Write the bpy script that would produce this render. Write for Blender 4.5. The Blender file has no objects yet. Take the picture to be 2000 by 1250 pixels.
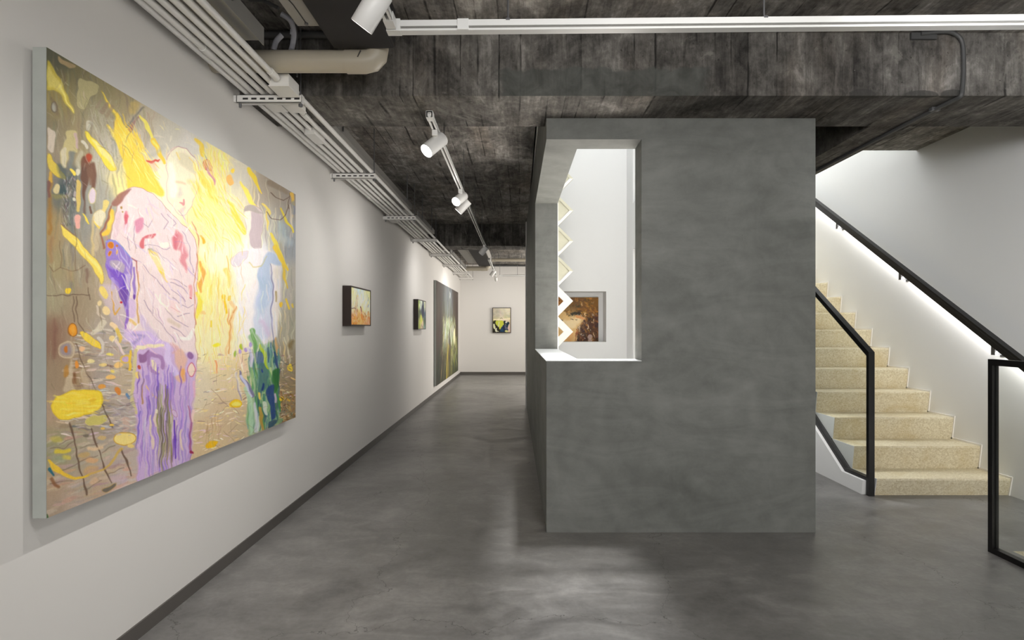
import bpy, bmesh, math, random
import numpy as np
from mathutils import Vector, Matrix

# ------------------------------------------------------------------ camera, world, large lights, exposure
S = bpy.context.scene
COL = S.collection
F, CX, CY, HC = 1120.0, 1014.0, 638.0, 1.25        # focal length in px, vanishing point, eye height


def P(px, py, y):
    """point at depth y whose picture place is (px, py)"""
    return Vector(((px - CX) * y / F, y, HC - (py - CY) * y / F))


cam_data = bpy.data.cameras.new('camera')
cam = bpy.data.objects.new('camera', cam_data)
COL.objects.link(cam)
cam.location = (0, 0, HC)
cam.rotation_euler = (math.radians(90), 0, 0)
cam_data.sensor_width = 36.0
cam_data.lens = F / 2000.0 * 36.0
cam_data.shift_x = -(CX - 1000.0) / 2000.0
cam_data.shift_y = (CY - 625.0) / 2000.0
cam_data.clip_start = 0.05
S.camera = cam

S.view_settings.view_transform = 'Standard'
S.view_settings.look = 'None'
S.view_settings.exposure = 0.55
S.view_settings.gamma = 1.0
S.view_settings.use_curve_mapping = False
S.cycles.use_denoising = True
S.cycles.max_bounces = 10
S.cycles.diffuse_bounces = 6
S.cycles.sample_clamp_indirect = 6.0

world = bpy.data.worlds.new('world')
S.world = world
world.use_nodes = True
world.node_tree.nodes['Background'].inputs[0].default_value = (0.9, 0.95, 1.0, 1)
world.node_tree.nodes['Background'].inputs[1].default_value = 0.05


def area(name, loc, rot, sx, sy, power, color=(1, 1, 1), spread=180):
    l = bpy.data.lights.new(name, 'AREA')
    l.shape = 'RECTANGLE'
    l.size, l.size_y = sx, sy
    l.energy = power
    l.color = color
    l.spread = math.radians(spread)
    o = bpy.data.objects.new(name, l)
    COL.objects.link(o)
    o.location = loc
    o.rotation_euler = rot
    return o


# daylight through the skylight over the light well, the skylight over the stair; plus an unseen window's fill light, added behind the camera
area('atrium_skylight_daylight', (1.0, 6.25, 5.9), (0, 0, 0), 1.2, 4.8, 55, (0.93, 0.97, 1.0))
area('stair_skylight_daylight', (3.05, 7.8, 5.9), (0, 0, 0), 1.0, 3.4, 68, (0.95, 0.98, 1.0))
area('back_fill_light', (1.0, -3.9, 1.55), (math.radians(90), 0, 0), 4.4, 2.3, 124, (1.0, 0.985, 0.96))
# unseen spots added in the skylight shaft, throwing a floor patch through the opening
def beam_lamp(name, loc, target, power, cone, size=0.12, col=(1, 0.99, 0.97)):
    l = bpy.data.lights.new(name, 'SPOT')
    l.energy, l.color = power, col
    l.spot_size, l.spot_blend, l.shadow_soft_size = math.radians(cone), 0.6, size
    o = bpy.data.objects.new(name, l)
    COL.objects.link(o)
    o.location = loc
    o.rotation_euler = (Vector(target) - Vector(loc)).to_track_quat('-Z', 'Y').to_euler()
    return o


beam_lamp('shaft_fill', (0.97, 4.55, 5.75), (0.35, 3.2, 0.0), 420, 30, 0.22)
beam_lamp('shaft_fill', (0.97, 5.25, 5.75), (0.35, 2.9, 0.0), 480, 26, 0.25)
beam_lamp('shaft_fill', (0.97, 6.20, 5.75), (0.35, 2.5, 0.0), 520, 22, 0.3)
beam_lamp('shaft_fill', (1.0, 5.2, 5.75), (0.95, 5.0, 0.0), 200, 34, 0.3)  # added to bounce off the well floor onto the soffit
# unseen uplight added low in the light well, warms and brightens the opening's reveals
area('well_upfill', (0.98, 5.0, 0.30), (math.radians(180), 0, 0), 0.9, 2.2, 46, (1.0, 0.93, 0.85))
# unseen fill spots added overhead for the enclosure front, floor and right wall
beam_lamp('room_fill', (0.7, 0.7, 2.45), (0.8, 3.0, 0.2), 46, 130, 0.25, (1.0, 0.985, 0.965))
beam_lamp('room_fill', (2.3, 0.7, 2.45), (2.2, 3.0, 0.2), 14, 130, 0.25, (1.0, 0.985, 0.965))
beam_lamp('room_fill', (0.9, 1.1, 2.25), (3.63, 4.35, 2.0), 120, 42, 0.25, (0.98, 0.99, 1.0))
# unseen spot added between enclosure and stair to brighten the string wall
beam_lamp('gap_fill', (1.86, 5.0, 1.5), (2.55, 4.66, 0.06), 34, 46, 0.05)
# unseen fill light added beyond the enclosure to brighten the far corridor
area('corridor_fill', (1.75, 12.0, 1.7), (math.radians(90), 0, math.radians(90)), 3.6, 1.8, 85, (1.0, 0.95, 0.88))


# ------------------------------------------------------------------ object helpers
def tag(o, label=None, cat=None, group=None, kind=None):
    if label: o['label'] = label
    if cat: o['category'] = cat
    if group: o['group'] = group
    if kind: o['kind'] = kind
    return o


def thing(name, label, cat, loc=(0, 0, 0), group=None):
    o = bpy.data.objects.new(name, None)
    o.empty_display_size = 0.1
    COL.objects.link(o)
    o.location = loc
    return tag(o, label, cat, group)


class MB:
    """collects shapes in world coordinates and links them as ONE mesh object"""

    def __init__(self):
        self.v, self.f = [], []

    def add(self, vs, fs):
        b = len(self.v)
        self.v += [tuple(p) for p in vs]
        self.f += [[b + i for i in f] for f in fs]
        return self

    def box(self, x0, x1, y0, y1, z0, z1):
        return self.prism([(x0, y0), (x1, y0), (x1, y1), (x0, y1)], z0, z1)

    def prism(self, foot, z0, z1):
        n = len(foot)
        vs = [(x, y, z0) for x, y in foot] + [(x, y, z1) for x, y in foot]
        fs = [list(range(n))[::-1], list(range(n, 2 * n))]
        for i in range(n):
            j = (i + 1) % n
            fs.append([i, j, n + j, n + i])
        return self.add(vs, fs)

    def prism_x(self, prof, x0, x1):
        """profile in (y, z) pushed along x"""
        n = len(prof)
        vs = [(x0, y, z) for y, z in prof] + [(x1, y, z) for y, z in prof]
        fs = [list(range(n)), list(range(n, 2 * n))[::-1]]
        for i in range(n):
            j = (i + 1) % n
            fs.append([i, n + i, n + j, j])
        return self.add(vs, fs)

    def beam(self, a, b, w, h, up=(0, 0, 1)):
        """rectangular bar from a to b, w sideways, h along up"""
        a, b = Vector(a), Vector(b)
        d = (b - a).normalized()
        s = d.cross(Vector(up)).normalized()
        u = s.cross(d).normalized()
        vs = []
        for p in (a, b):
            for i, j in ((-1, -1), (1, -1), (1, 1), (-1, 1)):
                vs.append(p + s * (i * w / 2) + u * (j * h / 2))
        return self.add(vs, [[0, 3, 2, 1], [4, 5, 6, 7], [0, 1, 5, 4], [1, 2, 6, 5], [2, 3, 7, 6], [3, 0, 4, 7]])

    def tube(self, pts, r, n=14, cap=True):
        pts = [Vector(p) for p in pts]
        rs = r if isinstance(r, (list, tuple)) else [r] * len(pts)
        b = len(self.v)
        prev = None
        for i, p in enumerate(pts):
            if i == 0: d = pts[1] - p
            elif i == len(pts) - 1: d = p - pts[i - 1]
            else: d = (pts[i + 1] - p).normalized() + (p - pts[i - 1]).normalized()
            d.normalize()
            if prev is None:
                s = d.cross(Vector((0, 0, 1)))
                if s.length < 1e-3: s = d.cross(Vector((1, 0, 0)))
            else:
                s = prev - d * prev.dot(d)
            s.normalize()
            prev = s
            u = d.cross(s)
            for k in range(n):
                a = 2 * math.pi * k / n
                q = p + (s * math.cos(a) + u * math.sin(a)) * rs[i]
                self.v.append(tuple(q))
        for i in range(len(pts) - 1):
            for k in range(n):
                k2 = (k + 1) % n
                self.f.append([b + i * n + k, b + i * n + k2, b + (i + 1) * n + k2, b + (i + 1) * n + k])
        if cap:
            self.f.append([b + k for k in range(n)][::-1])
            e = b + (len(pts) - 1) * n
            self.f.append([e + k for k in range(n)])
        return self

    def build(self, name, mat, parent=None, smooth=False, bevel=0.0):
        me = bpy.data.meshes.new(name)
        org = parent.matrix_world.translation.copy() if parent else Vector((0, 0, 0))
        if parent:
            org = Vector(world_loc(parent))
        me.from_pydata([tuple(Vector(p) - org) for p in self.v], [], self.f)
        me.validate()
        bm = bmesh.new()
        bm.from_mesh(me)
        bmesh.ops.recalc_face_normals(bm, faces=bm.faces)
        bm.to_mesh(me)
        bm.free()
        me.materials.append(mat)
        o = bpy.data.objects.new(name, me)
        COL.objects.link(o)
        if parent: o.parent = parent
        if smooth:
            for p in me.polygons: p.use_smooth = True
            m = o.modifiers.new('edges', 'EDGE_SPLIT')
            m.split_angle = math.radians(40)
        if bevel:
            m = o.modifiers.new('bevel', 'BEVEL')
            m.width = bevel
            m.segments = 2
            m.limit_method = 'ANGLE'
        return o


def world_loc(o):
    p = Vector(o.location)
    while o.parent:
        o = o.parent
        p = p + Vector(o.location)
    return p


# ------------------------------------------------------------------ materials
def srgb(r, g, b):
    f = lambda c: (c / 255 / 12.92) if c / 255 <= 0.04045 else ((c / 255 + 0.055) / 1.055) ** 2.4
    return (f(r), f(g), f(b), 1)


class NT:
    def __init__(self, name):
        self.m = bpy.data.materials.new(name)
        self.m.use_nodes = True
        self.t = self.m.node_tree
        self.bsdf = self.t.nodes['Principled BSDF']
        tc = self.t.nodes.new('ShaderNodeTexCoord')
        self.geo = self.t.nodes.new('ShaderNodeNewGeometry')
        self.co = self.geo.outputs['Position']

    def link(self, a, b): self.t.links.new(a, b)

    def _set(self, sock, v):
        if hasattr(v, 'is_output'): self.link(v, sock)
        elif isinstance(v, (tuple, list)): sock.default_value = v
        else: sock.default_value = v

    def scale(self, v, s, off=(0, 0, 0)):
        n = self.t.nodes.new('ShaderNodeMapping')
        self.link(v, n.inputs[0])
        n.inputs['Scale'].default_value = s
        n.inputs['Location'].default_value = off
        return n.outputs[0]

    def noise(self, v, sc, det=4, rough=0.55, dist=0.0):
        n = self.t.nodes.new('ShaderNodeTexNoise')
        self.link(v, n.inputs['Vector'])
        n.inputs['Scale'].default_value = sc
        n.inputs['Detail'].default_value = det
        n.inputs['Roughness'].default_value = rough
        n.inputs['Distortion'].default_value = dist
        return n

    def math(self, op, a, b=0.0, c=None, clamp=False):
        n = self.t.nodes.new('ShaderNodeMath')
        n.operation = op
        n.use_clamp = clamp
        self._set(n.inputs[0], a)
        self._set(n.inputs[1], b)
        if c is not None: self._set(n.inputs[2], c)
        return n.outputs[0]

    def mapr(self, v, a, b, c=0.0, d=1.0, smooth=True):
        n = self.t.nodes.new('ShaderNodeMapRange')
        n.interpolation_type = 'SMOOTHSTEP' if smooth else 'LINEAR'
        self.link(v, n.inputs[0])
        for i, x in enumerate((a, b, c, d)): n.inputs[i + 1].default_value = x
        return n.outputs[0]

    def mix(self, f, a, b, mode='MIX'):
        n = self.t.nodes.new('ShaderNodeMix')
        n.data_type = 'RGBA'
        n.blend_type = mode
        self._set(n.inputs[0], f)
        self._set(n.inputs[6], a)
        self._set(n.inputs[7], b)
        return n.outputs[2]

    def ramp(self, v, stops):
        n = self.t.nodes.new('ShaderNodeValToRGB')
        self.link(v, n.inputs[0])
        e = n.color_ramp.elements
        while len(e) < len(stops): e.new(0.5)
        for i, (p, c) in enumerate(stops):
            e[i].position = p
            e[i].color = c
        return n.outputs[0]

    def sep(self, v):
        n = self.t.nodes.new('ShaderNodeSeparateXYZ')
        self.link(v, n.inputs[0])
        return n.outputs

    def bump(self, h, strength=0.2, dist=0.01):
        n = self.t.nodes.new('ShaderNodeBump')
        n.inputs['Strength'].default_value = strength
        n.inputs['Distance'].default_value = dist
        self.link(h, n.inputs['Height'])
        self.link(n.outputs[0], self.bsdf.inputs['Normal'])

    def out(self, color, rough=0.5, metal=0.0, spec=0.5):
        self._set(self.bsdf.inputs['Base Color'], color)
        self._set(self.bsdf.inputs['Roughness'], rough)
        self._set(self.bsdf.inputs['Metallic'], metal)
        self._set(self.bsdf.inputs['Specular IOR Level'], spec)
        return self.m


def simple(name, rgb, rough=0.5, metal=0.0, spec=0.5, var=0.06, sc=6.0):
    n = NT(name)
    t = n.noise(n.co, sc, 4)
    c = srgb(*rgb)
    lo = tuple(x * (1 - var) for x in c[:3]) + (1,)
    hi = tuple(min(1, x * (1 + var)) for x in c[:3]) + (1,)
    return n.out(n.mix(t.outputs[0], lo, hi), rough, metal, spec)


def board_concrete(name, gain=1.0, repairs=False):
    """old concrete cast against planks: seams across x, grain along the planks, blotches, pits"""
    n = NT(name)
    xyz = n.sep(n.co)
    cx = n.t.nodes.new('ShaderNodeCombineXYZ')
    n.link(xyz[0], cx.inputs[0])
    wide = n.noise(cx.outputs[0], 2.3, 1)                     # planks of unequal width
    wob = n.noise(n.scale(n.co, (3.0, 1.2, 1.2)), 1.0, 3)
    x = n.math('ADD', xyz[0], n.math('MULTIPLY', wide.outputs[0], 0.42))
    x = n.math('ADD', x, n.math('MULTIPLY', wob.outputs[0], 0.035))
    q = n.math('DIVIDE', x, 0.115)
    pid = n.math('FLOOR', q)
    fr = n.math('SUBTRACT', q, pid)
    wn = n.t.nodes.new('ShaderNodeTexWhiteNoise')
    wn.noise_dimensions = '1D'
    n.link(pid, wn.inputs['W'])
    edge = n.math('MINIMUM', fr, n.math('SUBTRACT', 1.0, fr))
    cut = n.noise(n.scale(n.co, (4, 2, 2), (3, 1, 7)), 1.0, 4, 0.65)
    seam = n.math('MULTIPLY', n.mapr(edge, 0.0, 0.06, 1.0, 0.0), n.mapr(cut.outputs[0], 0.45, 0.68))
    grain = n.noise(n.scale(n.co, (46, 4.0, 4.0)), 1.0, 6, 0.7, 0.5)
    blot = n.noise(n.co, 1.5, 7, 0.68, 0.7)
    blot2 = n.noise(n.scale(n.co, (1.6, 0.8, 0.8), (9, 4, 2)), 5.5, 7, 0.72, 0.6)
    fine = n.noise(n.co, 30.0, 5, 0.7)
    pits = n.noise(n.co, 36.0, 4, 0.65)
    v = n.math('ADD', n.math('MULTIPLY', grain.outputs[0], 0.40), n.math('MULTIPLY', blot.outputs[0], 0.85))
    v = n.math('ADD', v, n.math('MULTIPLY', n.math('SUBTRACT', wn.outputs[0], 0.5), 0.10))
    v = n.math('ADD', v, n.math('MULTIPLY', blot2.outputs[0], 0.75))
    v = n.math('ADD', v, n.math('MULTIPLY', fine.outputs[0], 0.30))
    v = n.math('SUBTRACT', v, n.math('MULTIPLY', seam, 0.48))
    g = gain
    col = n.ramp(n.mapr(v, 0.88, 1.45, smooth=False),
                 [(0.0, (0.020 * g, 0.0185 * g, 0.017 * g, 1)), (0.30, (0.060 * g, 0.056 * g, 0.051 * g, 1)),
                  (0.6, (0.125 * g, 0.117 * g, 0.107 * g, 1)), (1.0, (0.30 * g, 0.285 * g, 0.265 * g, 1))])
    brown = n.noise(n.scale(n.co, (2.5, 0.7, 0.7), (5, 5, 5)), 1.0, 4, 0.6)
    col = n.mix(n.math('MULTIPLY', n.mapr(brown.outputs[0], 0.48, 0.7), 0.4), col,
                n.mix(1.0, col, (1.06, 0.90, 0.76, 1), 'MULTIPLY'))
    pale = n.noise(n.scale(n.co, (1.3, 1.3, 1.3), (1, 8, 3)), 2.0, 8, 0.72, 1.2)
    col = n.mix(n.math('MULTIPLY', n.mapr(pale.outputs[0], 0.60, 0.66), 0.45), col, (0.21 * g, 0.2 * g, 0.18 * g, 1))
    col = n.mix(n.math('MULTIPLY', n.mapr(pits.outputs[0], 0.64, 0.72), 0.7), col, (0.018, 0.016, 0.014, 1))
    col = n.mix(n.math('MULTIPLY', n.mapr(pits.outputs[0], 0.30, 0.24), 0.4), col, (0.34, 0.33, 0.30, 1))
    if repairs:
        # smooth greenish mortar repair along the lower edge and three dark mortar plugs
        wv = n.noise(n.co, 5.0, 5, 0.6)
        hgt = n.math('ADD', xyz[2], n.math('MULTIPLY', n.math('SUBTRACT', wv.outputs[0], 0.5), 0.16))
        xx = n.math('ADD', xyz[0], n.math('MULTIPLY', n.math('SUBTRACT', wv.outputs[0], 0.5), 0.3))
        f = n.math('MULTIPLY', n.mapr(hgt, 2.655, 2.675, 1.0, 0.0), n.math('MULTIPLY', n.mapr(xx, -0.14, -0.08), n.mapr(xx, 0.98, 1.06, 1.0, 0.0)))
        f = n.math('MULTIPLY', f, n.mapr(xyz[1], 3.146, 3.15, 1.0, 0.0))
        sm = n.noise(n.co, 8, 5, 0.6, 1.0)
        col = n.mix(n.math('MULTIPLY', f, 0.85), col, n.ramp(sm.outputs[0], [(0.3, (0.05, 0.053, 0.048, 1)), (0.75, (0.115, 0.12, 0.11, 1))]))
        t_ = n.math('SUBTRACT', n.math('ADD', n.math('ABSOLUTE', n.math('SUBTRACT', xyz[2], 2.516)), n.math('ABSOLUTE', n.math('SUBTRACT', xyz[1], 3.144))), n.math('MULTIPLY', wv.outputs[0], 0.012))
        for xc, rx, rt in ((1.884, 0.075, 0.034), (2.205, 0.10, 0.026), (2.375, 0.07, 0.030)):
            dx = n.math('DIVIDE', n.math('SUBTRACT', xyz[0], xc), rx)
            dt = n.math('DIVIDE', t_, rt)
            d2 = n.math('ADD', n.math('MULTIPLY', dx, dx), n.math('MULTIPLY', dt, dt))
            col = n.mix(n.math('MULTIPLY', n.mapr(d2, 0.7, 1.1, 1.0, 0.0), 0.8), col, (0.045, 0.043, 0.040, 1))
    n.bump(v, 0.45, 0.014)
    return n.out(col, 0.85, 0.0, 0.25)


def make_floor_mat():
    n = NT('polished_concrete')
    a = n.noise(n.co, 0.8, 6, 0.6, 0.8)
    b = n.noise(n.scale(n.co, (2.4, 5.0, 1)), 1.0, 7, 0.65, 1.2)
    c = n.noise(n.co, 45, 3, 0.6)
    d = n.noise(n.scale(n.co, (1, 1, 1), (4, 4, 0)), 9, 5, 0.6, 0.5)
    v = n.math('ADD', n.math('MULTIPLY', a.outputs[0], 0.55), n.math('MULTIPLY', b.outputs[0], 0.5))
    v = n.math('ADD', v, n.math('MULTIPLY', c.outputs[0], 0.14))
    v = n.math('ADD', v, n.math('MULTIPLY', d.outputs[0], 0.22))
    col = n.ramp(n.mapr(v, 0.50, 0.93, smooth=False),
                 [(0.0, (0.105, 0.101, 0.097, 1)), (0.5, (0.205, 0.198, 0.190, 1)), (1.0, (0.35, 0.34, 0.325, 1))])
    # hairline cracks
    w = n.noise(n.co, 2.6, 5, 0.62)
    wv = n.t.nodes.new('ShaderNodeVectorMath')
    wv.operation = 'MULTIPLY_ADD'
    n.link(w.outputs['Color'], wv.inputs[0])
    wv.inputs[1].default_value = (0.55, 0.55, 0)
    n.link(n.co, wv.inputs[2])
    vo = n.t.nodes.new('ShaderNodeTexVoronoi')
    vo.feature = 'DISTANCE_TO_EDGE'
    n.link(n.scale(wv.outputs[0], (1, 1, 0), (0.32, 0.1, 0)), vo.inputs['Vector'])
    vo.inputs['Scale'].default_value = 0.62
    m = n.noise(n.scale(n.co, (1, 1, 1), (2, 7, 0)), 0.9, 2)
    crack = n.math('MULTIPLY', n.mapr(vo.outputs['Distance'], 0.0004, 0.0016, 1.0, 0.0), n.mapr(m.outputs[0], 0.36, 0.5))
    col = n.mix(n.math('MULTIPLY', crack, 0.7), col, (0.05, 0.047, 0.043, 1))
    n.bump(v, 0.05, 0.004)
    return n.out(col, n.mapr(b.outputs[0], 0.3, 0.75, 0.30, 0.5), 0.0, 0.45)


def make_plaster_mat():
    n = NT('troweled_grey_plaster')
    a = n.noise(n.co, 1.3, 6, 0.6, 1.0)
    b = n.noise(n.scale(n.co, (1.6, 1.6, 5.5)), 1.0, 6, 0.62, 1.6)
    c = n.noise(n.co, 60, 3, 0.6)
    d = n.noise(n.co, 7, 5, 0.62, 1.5)
    v = n.math('ADD', n.math('MULTIPLY', a.outputs[0], 0.6), n.math('MULTIPLY', b.outputs[0], 0.45))
    v = n.math('ADD', v, n.math('MULTIPLY', c.outputs[0], 0.07))
    v = n.math('ADD', v, n.math('MULTIPLY', d.outputs[0], 0.22))
    # sweeping trowel arcs
    wv = n.t.nodes.new('ShaderNodeTexWave')
    wv.wave_type = 'RINGS'
    wv.rings_direction = 'SPHERICAL'
    n.link(n.scale(n.co, (1, 1, 1.05), (-1.15, -3.48, -0.75)), wv.inputs['Vector'])
    wv.inputs['Scale'].default_value = 1.7
    wv.inputs['Distortion'].default_value = 9.0
    wv.inputs['Detail'].default_value = 5
    wv.inputs['Detail Scale'].default_value = 1.6
    v = n.math('ADD', v, n.math('MULTIPLY', wv.outputs['Fac'], 0.06))
    col = n.ramp(n.mapr(v, 0.45, 0.98, smooth=False),
                 [(0.0, (0.090, 0.093, 0.085, 1)), (0.5, (0.148, 0.153, 0.142, 1)), (1.0, (0.215, 0.220, 0.206, 1))])
    pits = n.noise(n.co, 95, 2, 0.5)
    rare = n.noise(n.co, 2.2, 3)
    col = n.mix(n.math('MULTIPLY', n.mapr(pits.outputs[0], 0.72, 0.78), n.mapr(rare.outputs[0], 0.5, 0.65)), col, (0.05, 0.05, 0.047, 1))
    n.bump(v, 0.10, 0.006)
    return n.out(col, 0.62, 0.0, 0.35)


def make_wall_white(name, rgb=(214, 211, 207)):
    n = NT(name)
    a = n.noise(n.co, 1.2, 4)
    f = n.noise(n.co, 160, 2, 0.5)
    c = srgb(*rgb)
    lo = tuple(x * 0.965 for x in c[:3]) + (1,)
    n.bump(f.outputs[0], 0.04, 0.002)
    return n.out(n.mix(a.outputs[0], lo, c), 0.75, 0.0, 0.25)


def make_terrazzo():
    n = NT('beige_terrazzo')
    vo = n.t.nodes.new('ShaderNodeTexVoronoi')
    n.link(n.co, vo.inputs['Vector'])
    vo.inputs['Scale'].default_value = 110
    chips = n.ramp(n.sep(vo.outputs['Color'])[0],
                   [(0.0, srgb(172, 152, 114)), (0.35, srgb(206, 194, 162)), (0.7, srgb(218, 208, 182)), (1.0, srgb(240, 232, 208))])
    a = n.noise(n.co, 3.5, 6, 0.65, 0.8)
    stain = n.mapr(a.outputs[0], 0.45, 0.72)
    col = n.mix(0.45, srgb(208, 198, 170), chips)
    col = n.mix(n.math('MULTIPLY', stain, 0.55), col, srgb(190, 170, 122))
    return n.out(col, 0.5, 0.0, 0.35)


def make_glass():
    m = bpy.data.materials.new('clear_glass')
    m.use_nodes = True
    t = m.node_tree
    t.nodes.remove(t.nodes['Principled BSDF'])
    out = t.nodes['Material Output']
    tr = t.nodes.new('ShaderNodeBsdfTransparent')
    tr.inputs[0].default_value = (0.965, 0.975, 0.965, 1)
    gl = t.nodes.new('ShaderNodeBsdfGlossy')
    gl.inputs['Roughness'].default_value = 0.0
    fr = t.nodes.new('ShaderNodeFresnel')
    fr.inputs[0].default_value = 1.5
    mx = t.nodes.new('ShaderNodeMixShader')
    ge = t.nodes.new('ShaderNodeNewGeometry')
    fro = t.nodes.new('ShaderNodeMath')
    fro.operation = 'SUBTRACT'
    fro.inputs[0].default_value = 1.0
    t.links.new(ge.outputs['Backfacing'], fro.inputs[1])
    mu = t.nodes.new('ShaderNodeMath')
    mu.operation = 'MULTIPLY'
    t.links.new(fr.outputs[0], mu.inputs[0])
    t.links.new(fro.outputs[0], mu.inputs[1])
    t.links.new(mu.outputs[0], mx.inputs[0])
    t.links.new(tr.outputs[0], mx.inputs[1])
    t.links.new(gl.outputs[0], mx.inputs[2])
    t.links.new(mx.outputs[0], out.inputs[0])
    return m


def emit(name, rgb, strength):
    n = NT(name)
    n.out((0.8, 0.8, 0.8, 1), 0.5)
    n.bsdf.inputs['Emission Color'].default_value = rgb + (1,)
    n.bsdf.inputs['Emission Strength'].default_value = strength
    return n.m


def make_vcol(name, rough=0.55):
    """oil paint: the colours of the brush strokes plus fine weave and brush ridges"""
    n = NT(name)
    at = n.t.nodes.new('ShaderNodeAttribute')
    at.attribute_name = 'paint'
    br = n.noise(n.scale(n.co, (1, 1, 0.35)), 110, 4, 0.6)
    col = n.mix(n.mapr(br.outputs[0], 0.3, 0.7), n.mix(1.0, at.outputs['Color'], (0.93, 0.93, 0.93, 1), 'MULTIPLY'), at.outputs['Color'])
    n.bump(br.outputs[0], 0.12, 0.002)
    return n.out(col, rough, 0.0, 0.15)


M = dict(
    beam=board_concrete('board_formed_concrete', 1.15, True),
    slab=board_concrete('board_formed_slab', 1.75),
    floor=make_floor_mat(),
    plaster=make_plaster_mat(),
    white=make_wall_white('white_wall_paint', (222, 219, 215)),
    white_cool=make_wall_white('white_plaster', (242, 242, 241)),
    well=make_wall_white('well_plaster', (212, 212, 211)),
    base=simple('dark_grey_skirting', (88, 84, 80), 0.5),
    terrazzo=make_terrazzo(),
    caulk=simple('white_mortar', (238, 234, 226), 0.8),
    black=simple('black_steel', (22, 21, 21), 0.42, 0.0, 0.4, 0.15),
    glass=make_glass(),
    pvc=simple('white_conduit_paint', (232, 230, 226), 0.45, 0, 0.5, 0.05, 14),
    bracket=simple('white_bracket_paint', (234, 232, 228), 0.45),
    slot=simple('dark_slot', (50, 48, 46), 0.7),
    steel=simple('galvanised_steel', (120, 120, 122), 0.4, 0.7, 0.5),
    beige_pvc=simple('beige_drain_plastic', (172, 164, 148), 0.4, 0, 0.5, 0.08, 3),
    grey_pvc=simple('grey_plastic_tube', (150, 150, 156), 0.45),
    dark_pvc=simple('dark_grey_conduit', (70, 70, 70), 0.5),
    grey_metal=simple('grey_sheet_metal', (140, 138, 134), 0.45, 0.2),
    foam=simple('black_insulation', (34, 32, 33), 0.7, 0, 0.3, 0.3, 5),
    panel=simple('light_grey_panel', (150, 147, 142), 0.6),
    track=simple('white_track_aluminium', (228, 228, 226), 0.35),
    spot=simple('white_spot_housing', (228, 227, 225), 0.35),
    lens=emit('lit_lens', (1.0, 0.97, 0.92), 14.0),
    canvas=simple('primed_canvas_edge', (160, 163, 158), 0.85, 0, 0.2, 0.12, 12),
    walnut=simple('dark_walnut', (42, 27, 18), 0.45, 0, 0.4, 0.4, 9),
    paint=make_vcol('oil_paint'),
    lattice=simple('white_painted_board', (240, 236, 230), 0.6, 0, 0.3, 0.04, 9),
    lattice_aged=simple('cream_aged_board', (204, 201, 180), 0.6, 0, 0.3, 0.1, 9),
    pencil=simple('grey_grain_line', (150, 144, 132), 0.8),
    led=emit('led_strip', (1.0, 0.98, 0.95), 2.0),
)


def structure(name, mb, mat, **k):
    return tag(mb.build(name, mat, **k), kind='structure')

# ------------------------------------------------------------------ the room
XL, XR, YF, YB = -1.53, 3.63, 14.9, -4.0       # left wall, right wall, far wall, back wall
ZS, ZB = 2.86, 2.516                           # slab underside, beam underside
PY0, PY1 = 3.483, 9.0                          # grey enclosure, front and back


def xl(y): return 0.166 - 0.00936 * (y - PY0)   # its left face, running very slightly out of true
def xi(y): return xl(y) + 0.206                 # inner side of that wall


# floor, with the stair going down beside the glass guard
fl = MB()
fl.box(XL - 0.2, 2.70, YB, YF, -0.2, 0)
fl.box(2.70, XR + 0.2, 3.19, YF, -0.2, 0)
structure('floor', fl, M['floor'])

structure('wall_left', MB().box(XL - 0.2, XL, YB, YF, 0, ZS), M['white'])
structure('baseboard_left', MB().box(XL, XL + 0.008, YB, YF - 0.008, 0, 0.062), M['base'])
structure('wall_far', MB().box(XL, 1.8, YF, YF + 0.2, 0, ZS), M['white'])
structure('baseboard_far', MB().box(XL, 1.8, YF - 0.008, YF, 0, 0.075), M['base'])
structure('wall_right', MB().box(XR, XR + 0.2, YB, 9.6, -3.0, 6.0), M['white_cool'])
bw = MB()
bw.box(XL, -1.3, YB - 0.2, YB, 0, ZS)
bw.box(3.3, XR, YB - 0.2, YB, -3.0, ZS)
bw.box(-1.3, 3.3, YB - 0.2, YB, -0.0, 0.35)
bw.box(-1.3, 3.3, YB - 0.2, YB, 2.75, ZS)
structure('wall_back', bw, M['white'])
structure('wall_hall_end', MB().box(1.8, 1.9, PY1 + 0.16, YF + 0.2, 0, ZS), M['white'])

# ceiling slab with the wells for the light shaft and the stair
ce = MB()
T = 0.25
ce.box(XL - 0.2, XR, YB, 3.144, ZS, ZS + T)
ce.box(XL - 0.2, xl(6.0), 3.144, 9.15, ZS, ZS + T)
ce.box(1.80, 2.47, 3.144, 9.15, ZS, ZS + T)
ce.box(xl(6.0), 1.80, 3.144, 3.62, ZS, ZS + T)
ce.box(2.47, XR, 3.144, 5.24, ZS, ZS + T)
ce.box(XL - 0.2, 2.6, 9.15, YF + 0.2, ZS, ZS + T)
structure('ceiling', ce, M['slab'])

bm1 = MB().box(XL, XR, 3.144, 3.626, ZB, ZS)
structure('ceiling_beam', bm1, M['beam'])
structure('ceiling_beam', MB().box(2.22, 2.47, 3.626, 9.6, ZB, ZS), M['beam'])
structure('ceiling_beam', MB().box(XL, xl(9.0) , 9.0, 9.45, ZB, ZS), M['beam'])

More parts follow.
